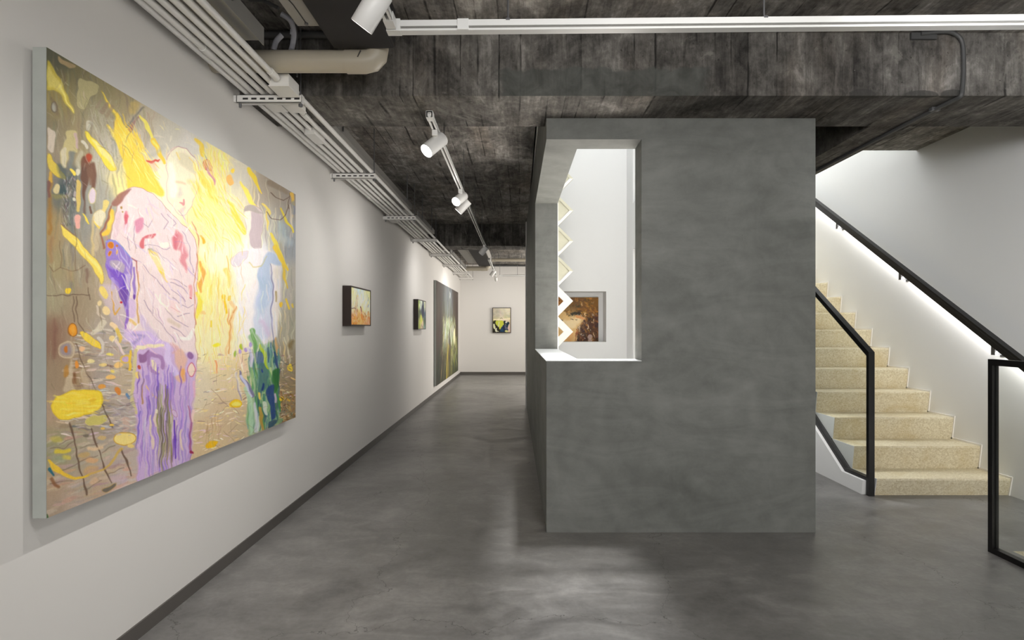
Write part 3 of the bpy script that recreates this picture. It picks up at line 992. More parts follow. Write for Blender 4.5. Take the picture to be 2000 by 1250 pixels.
class Canvas:
    """brush strokes on a grid; coordinates are any chart (qx, qy) of the picture surface"""

    def __init__(self, qx, qy, warp=1.6, seed=1):
        self.rs = np.random.RandomState(seed)
        self.x0, self.y0 = qx, qy
        self.qx = qx + warp * self.smooth(0.055, 2) + warp * 0.5 * self.smooth(0.16, 1)
        self.qy = qy + warp * self.smooth(0.055, 2) + warp * 0.5 * self.smooth(0.16, 1)
        self.c = np.zeros((qx.size, 3))
        self.o, self.s, self.gain = (0, 0), 1.0, 1.0

    def smooth(self, freq, octv=2, ax=1.0, ay=1.0):
        v = np.zeros(self.x0.size)
        for k in range(octv):
            f = freq * 2 ** k
            for _ in range(5):
                a = self.rs.uniform(0, 2 * np.pi)
                v += np.sin(self.x0 * f * np.cos(a) * ax * 2 + self.y0 * f * np.sin(a) * ay * 2 + self.rs.uniform(0, 6.28)) / (2.2 * 2 ** k)
        return v

    def tile(self, ox, oy, s):
        self.o, self.s = (ox, oy), s

    def T(self, p): return (self.o[0] + p[0] / self.s, self.o[1] + p[1] / self.s)

    def base(self, pts, k=34.0, ky=None):
        ky = ky or k
        w = np.zeros(self.qx.size)
        c = np.zeros((self.qx.size, 3))
        for x, y, r, g, b in pts:
            d = ((self.qx - x) / k) ** 2 + ((self.qy - y) / ky) ** 2
            wi = np.exp(-d) + 1e-5 / (1 + d)
            w += wi
            c += wi[:, None] * np.array([r, g, b])
        self.c = c / w[:, None]

    def put(self, idx, a, col):
        a = np.clip(a, 0, 1)[:, None]
        self.c[idx] = self.c[idx] * (1 - a) + np.array(col, float) * a

    def region(self, x0, x1, y0, y1):
        return np.nonzero((self.qx > x0) & (self.qx < x1) & (self.qy > y0) & (self.qy < y1))[0]

    def st(self, col, pts, a=1.0, soft=0.9):
        """tapering stroke: pts (x, y, r) in tile units"""
        q = [(*self.T(p), p[2] / self.s) for p in pts]
        R = max(p[2] for p in q) + soft * 2
        idx = self.region(min(p[0] for p in q) - R, max(p[0] for p in q) + R, min(p[1] for p in q) - R, max(p[1] for p in q) + R)
        if idx.size == 0: return
        X, Y = self.qx[idx], self.qy[idx]
        best = np.full(idx.size, 1e9)
        for p, r in zip(q[:-1], q[1:]):
            dx, dy = r[0] - p[0], r[1] - p[1]
            L = dx * dx + dy * dy + 1e-9
            t = np.clip(((X - p[0]) * dx + (Y - p[1]) * dy) / L, 0, 1)
            d = np.hypot(X - p[0] - t * dx, Y - p[1] - t * dy) - (p[2] + (r[2] - p[2]) * t)
            best = np.minimum(best, d)
        self.put(idx, a * np.clip(0.5 - best / (2 * soft), 0, 1), col)

    def sm(self, pts, n=6):
        pts = [np.array(p, float) for p in pts]
        m = len(pts)
        out = []
        for i in range(m):
            p0, p1, p2, p3 = pts[i - 1], pts[i], pts[(i + 1) % m], pts[(i + 2) % m]
            for k in range(n):
                t = k / n
                out.append(0.5 * ((2 * p1) + (p2 - p0) * t + (2 * p0 - 5 * p1 + 4 * p2 - p3) * t * t + (3 * p1 - p0 - 3 * p2 + p3) * t ** 3))
        return out

    def pg(self, col, pts, a=1.0, soft=1.0, smooth=True, line=None, lw=0.8, la=0.8):
        q = [self.T(p) for p in pts]
        if smooth: q = self.sm(q)
        q = np.array(q)
        R = soft * 2 + (lw if line is not None else 0) + 1
        idx = self.region(q[:, 0].min() - R, q[:, 0].max() + R, q[:, 1].min() - R, q[:, 1].max() + R)
        if idx.size == 0: return
        X, Y = self.qx[idx], self.qy[idx]
        ins = np.zeros(idx.size, bool)
        best = np.full(idx.size, 1e9)
        for i in range(len(q)):
            p, r = q[i - 1], q[i]
            dx, dy = r - p
            c = ((p[1] > Y) != (r[1] > Y)) & (X < dx * (Y - p[1]) / (dy if abs(dy) > 1e-9 else 1e-9) + p[0])
            ins ^= c
            t = np.clip(((X - p[0]) * dx + (Y - p[1]) * dy) / (dx * dx + dy * dy + 1e-9), 0, 1)
            best = np.minimum(best, np.hypot(X - p[0] - t * dx, Y - p[1] - t * dy))
        sd = np.where(ins, -best, best)
        self.put(idx, a * np.clip(0.5 - sd / (2 * soft), 0, 1), col)
        if line is not None:
            self.put(idx, la * np.clip(1 - np.abs(sd) / lw, 0, 1), line)

    def el(self, col, x, y, rx, ry, rot=0, a=1.0, soft=1.0, line=None, lw=0.9, la=0.9):
        cr, sr = math.cos(math.radians(rot)), math.sin(math.radians(rot))
        pts = []
        for k in range(14):
            t = 2 * math.pi * k / 14
            u, v = rx * math.cos(t), ry * math.sin(t)
            pts.append((x + u * cr - v * sr, y + u * sr + v * cr))
        self.pg(col, pts, a, soft, True, line, lw, la)

    def strokes(self, n, xr, yr, cols, ang, ln, rad, a=0.6, soft=0.8, jit=14, area_fn=None):
        """many short brush marks in a region (chart units)"""
        o, s = self.o, self.s
        self.o, self.s = (0, 0), 1.0
        for _ in range(n):
            x, y = self.rs.uniform(*xr), self.rs.uniform(*yr)
            if area_fn and not area_fn(x, y): continue
            t = math.radians(ang + self.rs.normal(0, jit))
            L = self.rs.uniform(*ln)
            r = self.rs.uniform(*rad)
            c = np.array(cols[self.rs.randint(len(cols))]) + self.rs.normal(0, 6, 3)
            dx, dy = math.cos(t) * L / 2, math.sin(t) * L / 2
            self.st(c, [(x - dx, y - dy, r * 0.6), (x, y, r), (x + dx, y + dy, r * 0.4)], a * self.rs.uniform(0.5, 1), soft)
        self.o, self.s = o, s

    def grain(self, amt, ax, ay, freq=0.5):
        g = self.rs.normal(0, 1, self.x0.size)
        self.c = self.c * (1 + amt * g[:, None])

    def colours(self):
        return np.clip(lin(np.clip(self.c, 0, 255)) * self.gain, 0, 0.93)


def painted(name, origin, uvec, vvec, nu, nv, chart, author, parent, mat, warp=1.6, seed=1):
    """grid spanned by uvec (left to right) and vvec (top to bottom) from origin (top left), coloured by author(canvas)"""
    o3, u3, v3 = (np.array(a, float) for a in (origin, uvec, vvec))
    uu, vv = np.meshgrid(np.linspace(0, 1, nu), np.linspace(0, 1, nv))
    pos = o3 + uu.ravel()[:, None] * u3 + vv.ravel()[:, None] * v3
    qx, qy = chart(pos, uu.ravel(), vv.ravel())
    cv = Canvas(qx, qy, warp, seed)
    cv.gain = author.__defaults__[0]
    author(cv)
    col = np.ones((pos.shape[0], 4), np.float32)
    col[:, :3] = cv.colours()
    me = bpy.data.meshes.new(name)
    i = np.arange(nu * nv).reshape(nv, nu)
    quads = np.stack([i[:-1, :-1], i[1:, :-1], i[1:, 1:], i[:-1, 1:]], -1).reshape(-1, 4)
    me.vertices.add(pos.shape[0])
    me.vertices.foreach_set('co', (pos - np.array(world_loc(parent))).astype(np.float32).ravel())
    me.loops.add(quads.size)
    me.loops.foreach_set('vertex_index', quads.ravel().astype(np.int32))
    me.polygons.add(len(quads))
    me.polygons.foreach_set('loop_start', np.arange(0, quads.size, 4, dtype=np.int32))
    me.polygons.foreach_set('loop_total', np.full(len(quads), 4, dtype=np.int32))
    me.update(calc_edges=True)
    at = me.color_attributes.new('paint', 'FLOAT_COLOR', 'POINT')
    at.data.foreach_set('color', col.ravel())
    me.materials.append(mat)
    ob = bpy.data.objects.new(name, me)
    COL.objects.link(ob)
    ob.parent = parent
    return ob


def photo_chart(pos, u, v):
    """where a point of the wall picture appears from the viewpoint (only used to lay out its brush strokes)"""
    return CX + pos[:, 0] * F / pos[:, 1], CY - (pos[:, 2] - HC) * F / pos[:, 1]


def unit_chart(w, h):
    return lambda pos, u, v: (u * w, v * h)


# ---------- the large bright painting
def author_big(c, gain=1.14):
    c.base([(100,110,98,97,78),(150,140,122,114,82),(200,180,142,132,96),(120,200,150,134,84),(165,190,150,142,110),(110,250,128,118,92),
            (150,260,152,137,102),(200,240,168,160,137),(240,220,160,146,110),(105,290,150,135,112),(220,290,188,182,166),(290,240,186,174,150),
            (320,260,198,192,176),(270,270,200,190,172),(380,290,208,202,192),(420,310,236,222,150),(470,330,205,196,176),(520,370,172,158,140),
            (565,400,146,132,118),(100,350,122,116,110),(130,380,90,94,88),(150,400,112,112,108),(180,400,168,164,150),(110,450,160,135,92),
            (150,460,142,140,132),(120,520,156,142,104),(150,520,152,140,118),(190,500,166,151,128),(110,580,156,146,118),(150,590,152,134,108),
            (180,590,162,147,122),(220,560,196,176,156),(110,660,138,108,88),(150,660,160,140,116),(200,650,170,156,142),(230,680,178,164,154),
            (110,740,150,130,106),(150,740,158,134,102),(200,740,166,152,142),(235,730,186,168,142),(110,800,170,146,122),(200,830,152,137,118),
            (240,820,176,161,152),(110,880,150,145,112),(150,880,162,152,128),(200,880,182,168,150),(240,900,184,168,156),(110,950,172,148,124),
            (150,960,178,158,138),(200,950,182,157,132),(105,1000,165,146,126),(150,985,182,162,148),(240,950,204,190,182),
            (330,360,246,236,200),(250,330,240,225,150),(400,380,242,228,160),(420,430,238,220,160),(460,400,222,212,180),(540,430,198,192,178),
            (570,460,158,162,168),(440,500,244,234,200),(400,560,246,228,140),(430,600,242,220,156),(420,680,238,224,172),(560,560,188,182,170),
            (565,640,168,163,144),(560,720,152,137,112),(570,780,152,127,92),(440,740,218,198,156),(400,760,216,202,174),(430,800,206,181,147),
            (420,860,206,182,144),(480,850,196,176,142),(560,810,150,130,102),(500,520,226,224,226),(480,600,240,232,214)], 24, 34)
    # streaky grounds
    c.strokes(260, (90, 260), (120, 560), [(150,140,112),(120,112,88),(176,166,138),(104,104,96),(140,128,92)], 88, (20, 70), (0.8, 2.6), 0.35, 1.2, 7)
    c.strokes(220, (390, 575), (300, 700), [(248,232,160),(240,226,190),(250,240,205),(226,214,180),(240,206,110)], 90, (20, 70), (0.5, 2.0), 0.5, 0.8, 6)
    c.strokes(90, (500, 578), (400, 720), [(160,156,150),(206,200,186),(140,138,130),(178,176,180)], 90, (14, 50), (0.5, 1.8), 0.5, 0.8, 9)
    # paving: short level strokes
    pave = [(196,178,156),(150,136,124),(214,200,182),(176,150,118),(164,158,160),(222,206,176),(188,160,140)]
    c.strokes(380, (100, 275), (640, 850), pave + [(232, 222, 206), (120, 104, 92), (206, 190, 196)], 2, (8, 30), (0.8, 2.4), 0.8, 0.6, 7, lambda x, y: x > 150 - (y - 640) * 0.2)
    c.strokes(420, (378, 578), (690, 880), [(222,204,164),(196,172,132),(240,226,196),(206,176,130),(178,160,140),(240,214,140),(214,190,180),(250,240,216),(150,132,116),(226,200,206),(246,224,150)], -8, (4, 15), (0.6, 1.7), 0.9, 0.5, 18)
    c.strokes(170, (92, 265), (850, 1005), [(186,166,146),(166,150,130),(202,184,166),(196,160,130),(160,150,146)], -16, (14, 44), (1.2, 4.5), 0.6, 1.2, 7)
    # ---- upper left (tile 1)
    c.tile(80, 80, 5)
    c.st((92, 92, 80), [(80, 120, 30), (160, 180, 40), (250, 260, 40)], 0.5, 6)
    c.pg((172, 150, 112), [(175, 150), (250, 195), (335, 240), (290, 268), (220, 235), (180, 190)], 1, 1)
    c.pg((176, 166, 122), [(370, 360), (440, 375), (555, 430), (555, 490), (480, 560), (430, 665), (370, 650), (342, 590), (360, 470)], 1, 1.2, line=(120, 110, 84))
    c.pg((206, 186, 76), [(62, 200), (110, 245), (170, 340), (210, 450), (290, 590), (325, 690), (300, 690), (230, 590), (150, 480), (62, 470)], 0.9, 1.6)
    c.pg((222, 208, 120), [(66, 240), (120, 320), (180, 420), (240, 540), (200, 520), (140, 450), (70, 440)], 0.75, 2.2)
    c.st((238, 222, 120), [(170, 430, 8), (240, 560, 9), (315, 690, 5)], 0.9)
    c.el((166, 162, 148), 132, 650, 26, 55, 0, 1, 1.2, (104, 94, 80), 2.0)
    c.st((120, 104, 84), [(110, 560, 10), (160, 640, 14), (150, 720, 12)], 0.6, 2)
    c.pg((196, 182, 164), [(70, 850), (125, 870), (132, 960), (120, 1090), (70, 1060)], 1, 1)
    c.pg((190, 176, 124), [(255, 885), (350, 890), (355, 960), (340, 1080), (280, 1070), (260, 1160), (240, 1240), (200, 1220), (205, 1060), (245, 960)], 0.95, 1.2)
    c.st((186, 158, 160), [(345, 920, 14), (350, 1040, 12)], 0.8)
    c.st((200, 190, 162), [(230, 1060, 22), (225, 1220, 18)], 0.9)
    c.st((110, 118, 116), [(300, 1090, 24), (290, 1240, 22)], 0.7, 2)
    c.st((204, 196, 176), [(400, 985, 18), (450, 1040, 16)], 1)
    c.st((196, 190, 170), [(460, 800, 26), (455, 860, 18)], 0.9)
    c.st((196, 168, 60), [(590, 490, 4), (680, 640, 12), (780, 800, 30), (880, 980, 50), (900, 1100, 60)], 0.8, 1.4)
    c.st((236, 206, 84), [(600, 500, 3), (720, 700, 10), (850, 900, 26), (940, 1050, 50)], 0.95)
    c.st((206, 182, 90), [(650, 830, 14), (720, 920, 26), (790, 1060, 22), (830, 1200, 20)], 0.9)
    c.st((238, 216, 110), [(660, 840, 8), (730, 950, 14), (790, 1080, 12)], 0.9)
    c.st((150, 132, 110), [(560, 640, 20), (590, 570, 14)], 0.7)
    c.st((146, 126, 104), [(600, 700, 24), (650, 610, 18)], 0.8)
    c.st((150, 132, 106), [(650, 730, 22), (700, 640, 16)], 0.7)
    c.strokes(420, (160, 240), (195, 330), [(150,140,112),(196,188,168),(170,160,136),(120,108,84)], 60, (3, 9), (0.4, 0.9), 0.4, 0.6, 40)
    c.pg((238, 214, 70), [(430, 880), (500, 930), (580, 1010), (650, 1090), (745, 1250), (660, 1250), (590, 1160), (520, 1040), (460, 960)], 1, 1.1, line=(196, 160, 40), la=0.6)
    c.pg((236, 224, 150), [(500, 950), (590, 1030), (680, 1140), (730, 1240), (640, 1160), (560, 1060)], 0.8, 1.4)
    c.el((168, 62, 32), 465, 1145, 36, 46, 15, 0.95, 2.2)
    c.pg((104, 62, 44), [(395, 1150), (440, 1130), (470, 1190), (530, 1200), (530, 1300), (520, 1500), (490, 1430), (470, 1330), (420, 1560), (405, 1400)], 0.8, 1.8)
    c.pg((204, 180, 70), [(66, 1110), (120, 1150), (180, 1250), (235, 1330), (210, 1350), (120, 1290), (66, 1230)], 1, 1.0, line=(160, 128, 40))
    c.st((186, 178, 152), [(380, 1090, 26), (360, 1170, 24), (375, 1250, 20)], 0.7, 2)
    # ---- upper middle (tile 2)
    c.tile(240, 180, 5)
    c.st((200, 172, 100), [(120, 130, 50), (100, 180, 40)], 0.6, 3)
    c.st((120, 114, 112), [(205, 145, 8), (120, 250, 12), (40, 340, 10)], 0.8, 1.2)
    c.st((150, 96, 96), [(170, 240, 6), (110, 300, 14), (60, 370, 20)], 0.75, 1.2)
    c.strokes(60, (260, 300), (225, 290), [(170,156,132),(196,182,154),(150,134,110)], 86, (20, 40), (0.8, 2), 0.5, 0.8, 5)
    c.pg((244, 206, 66), [(-60, 200), (0, 310), (60, 400), (130, 540), (200, 640), (280, 760), (400, 1000), (200, 960), (60, 950), (20, 760), (-40, 560), (-90, 380)], 0.92, 2.0)
    c.strokes(220, (232, 310), (240, 370), [(250,226,110),(240,196,50),(252,236,150),(236,206,90)], 58, (16, 50), (0.5, 1.4), 0.7, 0.6, 8, lambda x, y: abs((x - 232) - (y - 240) * 0.62) < 26)
    c.st((246, 222, 100), [(180, 230, 8), (240, 350, 22), (290, 440, 12)], 0.95)
    c.st((240, 206, 70), [(100, 370, 5), (160, 470, 13), (215, 555, 4)], 0.95)
    c.st((238, 200, 60), [(300, 470, 24), (350, 580, 26), (400, 690, 12)], 0.95)
    c.st((248, 226, 110), [(305, 480, 10), (355, 590, 12)], 0.8)
    c.st((206, 70, 54), [(240, 675, 5), (280, 685, 14), (310, 668, 9), (340, 680, 9), (358, 665, 4)], 0.95)
    c.st((222, 176, 164), [(290, 700, 20), (320, 760, 20)], 0.5, 3)
    c.st((178, 172, 158), [(260, 620, 18), (330, 600, 14), (380, 540, 24)], 0.6, 3)
    # second head
    c.pg((240, 228, 196), [(420, 680), (440, 590), (510, 535), (600, 550), (690, 640), (740, 760), (745, 900), (710, 1000), (660, 1120), (600, 1190), (540, 1180), (480, 1100), (430, 1000), (430, 840)], 0.88, 1.6, line=(196, 160, 160), lw=1.0, la=0.75)
    c.st((170, 130, 136), [(425, 650, 4), (470, 570, 4), (540, 530, 4), (620, 560, 3), (690, 640, 3)], 0.6)
    c.pg((206, 196, 160), [(560, 590), (660, 640), (730, 760), (700, 800), (610, 740), (550, 680)], 0.6, 2.5)
    c.st((228, 206, 130), [(530, 590, 8), (570, 650, 8)], 0.9)
    c.st((252, 246, 224), [(470, 700, 30), (480, 860, 40), (500, 1000, 34)], 0.7, 3)
    c.st((214, 170, 130), [(530, 880, 12), (600, 890, 10)], 0.5, 2)
    c.st((196, 186, 176), [(560, 1000, 26), (560, 950, 16)], 0.5, 3)
    c.st((212, 130, 130), [(550, 1070, 5), (585, 1100, 12), (590, 1060, 8)], 0.8)
    c.st((222, 176, 170), [(570, 1150, 20), (600, 1130, 14)], 0.5, 2)
    c.st((206, 196, 90), [(640, 860, 16), (700, 880, 20), (700, 960, 16)], 0.35, 4)
    # right top of middle
    c.st((240, 200, 60), [(720, 450, 10), (760, 510, 22), (770, 600, 26)], 0.9)
    c.st((214, 208, 200), [(640, 440, 30), (720, 520, 24)], 0.6, 3)
    c.st((150, 160, 180), [(790, 600, 5), (815, 640, 10)], 0.8)
    c.el((206, 120, 110), 830, 710, 42, 62, -15, 0.95, 1.2, (170, 60, 70), 1.0)
    c.st((196, 120, 150), [(850, 760, 22), (880, 860, 14), (890, 920, 6)], 0.8)
    c.st((150, 54, 50), [(815, 660, 10), (835, 740, 8), (860, 770, 5)], 0.8)
    c.st((246, 216, 90), [(760, 800, 30), (840, 920, 40), (900, 1060, 40)], 0.8, 2)
    c.strokes(160, (380, 440), (300, 430), [(250,228,120),(242,206,70),(252,240,170)], 66, (14, 44), (0.5, 1.6), 0.6, 0.6, 10)
    # ---- right top (tile 3)
    c.tile(400, 260, 5)
    c.strokes(60, (405, 450), (290, 340), [(246,220,110),(220,200,180),(240,214,140)], 88, (12, 34), (0.5, 1.4), 0.7, 0.6, 5)
    c.pg((232, 180, 96), [(215, 420), (260, 405), (295, 480), (250, 510), (215, 470)], 1, 0.8)
    c.el((238, 200, 60), 278, 368, 18, 26, -20)
    c.st((196, 190, 184), [(320, 420, 40), (380, 400, 40), (400, 480, 30)], 0.4, 4)
    c.st((242, 206, 56), [(430, 350, 16), (480, 450, 22), (530, 550, 12), (556, 600, 4)], 1)
    c.st((246, 218, 96), [(350, 470, 8), (400, 570, 22), (450, 660, 18), (530, 740, 8)], 1)
    c.st((246, 212, 80), [(230, 660, 8), (280, 770, 24), (320, 860, 28), (390, 970, 22)], 0.95)
    c.st((244, 216, 100), [(570, 690, 6), (615, 750, 14), (635, 790, 8)], 0.9)
    c.st((240, 210, 90), [(595, 760, 6), (615, 860, 10), (612, 940, 4)], 0.9)
    c.st((240, 214, 60), [(740, 740, 6), (800, 850, 14), (855, 960, 10)], 1)
    c.st((246, 214, 84), [(650, 980, 14), (700, 1090, 26), (740, 1200, 26), (800, 1340, 12)], 1)
    c.st((222, 178, 60), [(850, 600, 22), (875, 700, 8)], 0.95)
    c.st((140, 122, 100), [(640, 480, 24), (760, 540, 26), (800, 580, 20)], 0.7, 2)
    for pts in ([(640, 580), (690, 630), (770, 660), (830, 620)], [(600, 770), (660, 830), (740, 850), (800, 790), (830, 700)], [(830, 590), (820, 660), (830, 740)]):
        c.st((96, 72, 56), [(x, y, 3.5) for x, y in pts], 0.85, 0.7)
    c.st((120, 130, 150), [(870, 680, 12), (870, 780, 16)], 0.7, 2)
    c.st((176, 196, 204), [(750, 900, 40), (760, 1020, 44), (830, 1080, 30)], 0.6, 4)
    c.st((206, 204, 196), [(720, 1000, 30), (780, 1060, 24)], 0.5, 4)
    # third head
    c.pg((204, 188, 186), [(385, 770), (400, 715), (470, 700), (545, 740), (570, 830), (560, 950), (545, 1050), (550, 1130), (480, 1120), (440, 1000), (400, 940)], 1, 1.2, line=(160, 140, 130))
    c.pg((236, 222, 208), [(385, 780), (450, 760), (450, 860), (440, 970), (440, 1060), (410, 1000), (395, 900)], 1, 1.2)
    c.pg((190, 172, 176), [(460, 770), (530, 770), (560, 850), (545, 1000), (540, 1130), (470, 1110), (440, 1010), (450, 880)], 0.9, 1.4)
    c.pg((168, 156, 146), [(390, 760), (410, 715), (480, 705), (560, 780), (520, 770), (450, 760)], 0.8, 1.2)
    # beam of light down right
    c.pg((250, 232, 140), [(0, 610), (80, 640), (200, 760), (330, 960), (380, 1110), (330, 1060), (180, 920), (60, 780)], 0.75, 2.5)
    c.strokes(120, (400, 470), (385, 480), [(252,240,180),(246,218,100),(250,232,150)], 52, (16, 46), (0.5, 1.3), 0.7, 0.6, 8)
    # ---- left middle (tile 4)
    c.tile(80, 320, 5)
    c.st((150, 106, 44), [(90, 90, 16), (105, 180, 18), (90, 320, 18), (85, 480, 16), (85, 680, 18)], 0.7, 2)
    c.st((206, 162, 60), [(88, 80, 14), (100, 170, 16)], 0.8)
    c.st((112, 72, 66), [(82, 180, 16), (82, 330, 14)], 0.8)
    c.st((64, 78, 80), [(180, 30, 30), (215, 90, 34), (210, 250, 34), (300, 130, 24)], 0.6, 3)
    c.el((200, 184, 136), 160, 240, 28, 48, 0)
    c.pg((62, 78, 78), [(190, 215), (240, 215), (245, 290), (190, 305)], 1, 0.9)
    c.st((234, 206, 80), [(295, 70, 16), (325, 105, 18)], 1)
    c.el((208, 202, 178), 362, 84, 24, 34)
    c.st((140, 132, 70), [(140, 320, 26), (250, 310, 18)], 0.6, 2.5)
    c.strokes(130, (122, 150), (350, 440), [(70,60,58),(150,140,140),(196,190,186),(96,84,84)], 80, (4, 14), (0.5, 1.2), 0.7, 0.6, 25)
    c.st((88, 100, 104), [(300, 340, 20), (300, 560, 22), (310, 800, 16)], 0.5, 4)
    c.st((204, 178, 100), [(366, 180, 23), (366, 300, 22), (366, 460, 18)], 1)
    c.st((204, 200, 180), [(325, 340, 16), (325, 350, 16)], 1)
    c.st((222, 164, 150), [(363, 525, 24), (363, 610, 20)], 1)
    c.st((180, 166, 164), [(330, 280, 14), (330, 300, 14)], 0.8)
    c.pg((214, 196, 204), [(470, 290), (505, 240), (545, 290), (530, 370), (490, 385), (465, 340)], 1, 1, line=(204, 190, 130), lw=1.6)
    c.st((100, 66, 50), [(480, 420, 12), (478, 470, 12)], 0.8)
    c.st((96, 66, 52), [(430, 60, 34), (425, 200, 22), (425, 330, 10), (420, 480, 6)], 0.7, 1.4)
    c.st((120, 86, 66), [(480, 60, 28), (478, 200, 10)], 0.7, 1.4)
    c.st((232, 204, 70), [(410, 490, 5), (440, 550, 12), (468, 585, 6)], 1)
    c.st((240, 210, 70), [(520, 560, 8), (570, 630, 10)], 1)
    c.st((222, 200, 120), [(640, 380, 26), (620, 450, 20)], 1)
    c.pg((236, 226, 190), [(500, 490), (570, 440), (630, 470), (620, 540), (580, 620), (520, 560)], 0.8, 1.6, line=(222, 190, 110))
    c.st((214, 190, 130), [(505, 520, 12), (510, 700, 14), (510, 880, 14)], 0.7, 1.6)
    c.st((206, 186, 150), [(560, 640, 20), (540, 820, 20)], 0.6, 2)
    c.pg((232, 206, 90), [(195, 590), (250, 640), (340, 720), (430, 820), (560, 960), (600, 1050), (605, 1180), (560, 1130), (490, 1010), (400, 900), (290, 780), (220, 690)], 1, 1.1, line=(170, 134, 60), la=0.6)
    c.pg((242, 226, 140), [(300, 720), (420, 850), (560, 990), (590, 1090), (510, 990), (400, 860)], 0.7, 1.6)
    c.st((140, 90, 60), [(200, 580, 4), (270, 650, 4), (330, 700, 4)], 0.7)
    c.st((150, 112, 74), [(110, 720, 16), (95, 800, 20), (90, 960, 14)], 0.6, 3)
    for pts in ([(80, 1000), (130, 1060), (190, 1010), (280, 1035), (360, 1030), (430, 1000)], [(185, 760), (200, 900), (195, 1010)], [(330, 600), (335, 800), (338, 1030)]):
        c.st((110, 84, 62), [(x, y, 3.5) for x, y in pts], 0.7, 0.9)
    c.st((172, 140, 96), [(280, 1060, 30), (290, 1130, 26)], 0.5, 4)
    c.st((110, 80, 70), [(445, 1040, 14), (460, 1150, 10)], 0.6, 2)
    c.st((226, 190, 50), [(245, 1245, 20), (275, 1245, 20)], 1)
    # ---- the large figure
    c.tile(0, 0, 1)
    c.pg((228, 208, 206), [(205, 440), (206, 462), (212, 470), (235, 385), (258, 366), (285, 372), (310, 390), (330, 412), (350, 432), (372, 450), (384, 490), (386, 540), (384, 600), (380, 650),
                           (384, 700), (380, 760), (372, 830), (370, 880), (366, 905), (300, 925), (270, 942), (270, 860), (262, 760), (262, 690), (250, 650), (240, 580), (215, 520)], 1, 1.2, line=(170, 112, 104), lw=0.9)
    c.pg((196, 166, 208), [(243, 640), (290, 660), (330, 670), (360, 690), (382, 700), (376, 820), (366, 905), (300, 925), (270, 942), (268, 860), (261, 760), (261, 690)], 0.9, 3)
    # hood folds
    c.tile(80, 320, 5)
    c.pg((150, 96, 84), [(690, 390), (740, 300), (830, 250), (880, 250), (830, 300), (770, 390), (720, 420)], 0.85, 1.6)
    c.pg((238, 194, 66), [(670, 470), (715, 470), (700, 580), (660, 690), (610, 710), (600, 690), (650, 620)], 0.95, 1.4)
    c.pg((244, 216, 110), [(670, 500), (690, 500), (690, 580), (660, 640)], 0.7, 2)
    c.st((146, 88, 66), [(690, 420, 8), (650, 560, 12), (590, 690, 9), (610, 820, 10)], 0.8)
    c.el((212, 110, 126), 832, 520, 20, 58, 5, 0.95, 1.6)
    c.el((214, 168, 180), 828, 600, 24, 40, 0, 0.6, 2)
    c.st((170, 130, 60), [(790, 430, 12), (790, 432, 12)], 0.9)
    c.st((170, 130, 60), [(797, 472, 8), (797, 474, 8)], 0.9)
    c.st((220, 190, 196), [(760, 500, 30), (740, 640, 26), (720, 720, 18)], 0.7, 2)
    c.st((236, 214, 212), [(860, 330, 20), (860, 460, 26), (870, 640, 20)], 0.7, 2)
    # purple sleeve
    c.pg((150, 124, 196), [(630, 770), (700, 750), (780, 800), (850, 880), (885, 980), (880, 1100), (870, 1250), (850, 1420), (830, 1470), (800, 1400), (770, 1300), (700, 1150), (660, 1100), (640, 980)], 1, 1.1, line=(120, 100, 170))
    c.st((130, 150, 210), [(630, 765, 6), (720, 755, 7), (800, 820, 6), (880, 930, 5)], 0.95)
    c.pg((120, 80, 190), [(650, 980), (690, 1020), (760, 1030), (800, 1060), (820, 1150), (820, 1240), (790, 1250), (740, 1150), (690, 1100)], 0.85, 2)
    c.pg((100, 64, 180), [(800, 1070), (830, 1130), (830, 1300), (815, 1420), (790, 1300), (800, 1180)], 0.9, 1.4)
    c.pg((176, 160, 176), [(690, 940), (780, 960), (820, 1010), (800, 1060), (740, 1020), (690, 990)], 0.95, 1.2)
    c.pg((196, 176, 216), [(820, 1080), (870, 1090), (870, 1180), (840, 1250), (830, 1160)], 0.8, 1.4)
    c.st((178, 156, 212), [(700, 1120, 18), (705, 1220, 18)], 0.7)
    c.el((200, 112, 24), 676, 803, 32, 32, 0, 1, 1, (226, 160, 60), 1.2)
    c.el((190, 104, 30), 672, 882, 14, 22, 0, 1, 0.8, (226, 170, 80), 1.0)
    c.el((196, 120, 40), 740, 876, 10, 20, 0, 1, 0.8, (226, 190, 120), 1.0)
    c.el((190, 116, 50), 738, 810, 10, 14, 0, 1, 0.8)
    # torso (tile 5)
    c.tile(240, 420, 5)
    c.pg((206, 120, 150), [(110, 60), (190, 20), (195, 110), (150, 190), (120, 160)], 0.75, 2)
    c.st((206, 96, 110), [(35, 20, 20), (20, 80, 10)], 0.9, 1.4)
    c.pg((206, 98, 104), [(165, 310), (180, 240), (230, 210), (310, 170), (320, 190), (260, 240), (215, 250), (200, 320)], 0.9, 1.2)
    c.pg((214, 132, 140), [(480, 230), (520, 150), (570, 200), (600, 300), (640, 390), (620, 440), (630, 560), (600, 520), (560, 440), (570, 350), (520, 340), (500, 300)], 0.85, 2.2)
    c.st((206, 104, 116), [(510, 220, 26), (520, 320, 14)], 0.7, 2.5)
    c.st((236, 204, 60), [(250, 345, 6), (310, 400, 34), (350, 490, 18), (400, 590, 12), (440, 650, 5)], 1, 1)
    c.st((246, 232, 214), [(390, 290, 26), (430, 290, 26)], 1)
    c.st((178, 170, 140), [(240, 340, 7), (280, 340, 9), (320, 360, 5)], 0.8)
    line = (166, 142, 160)
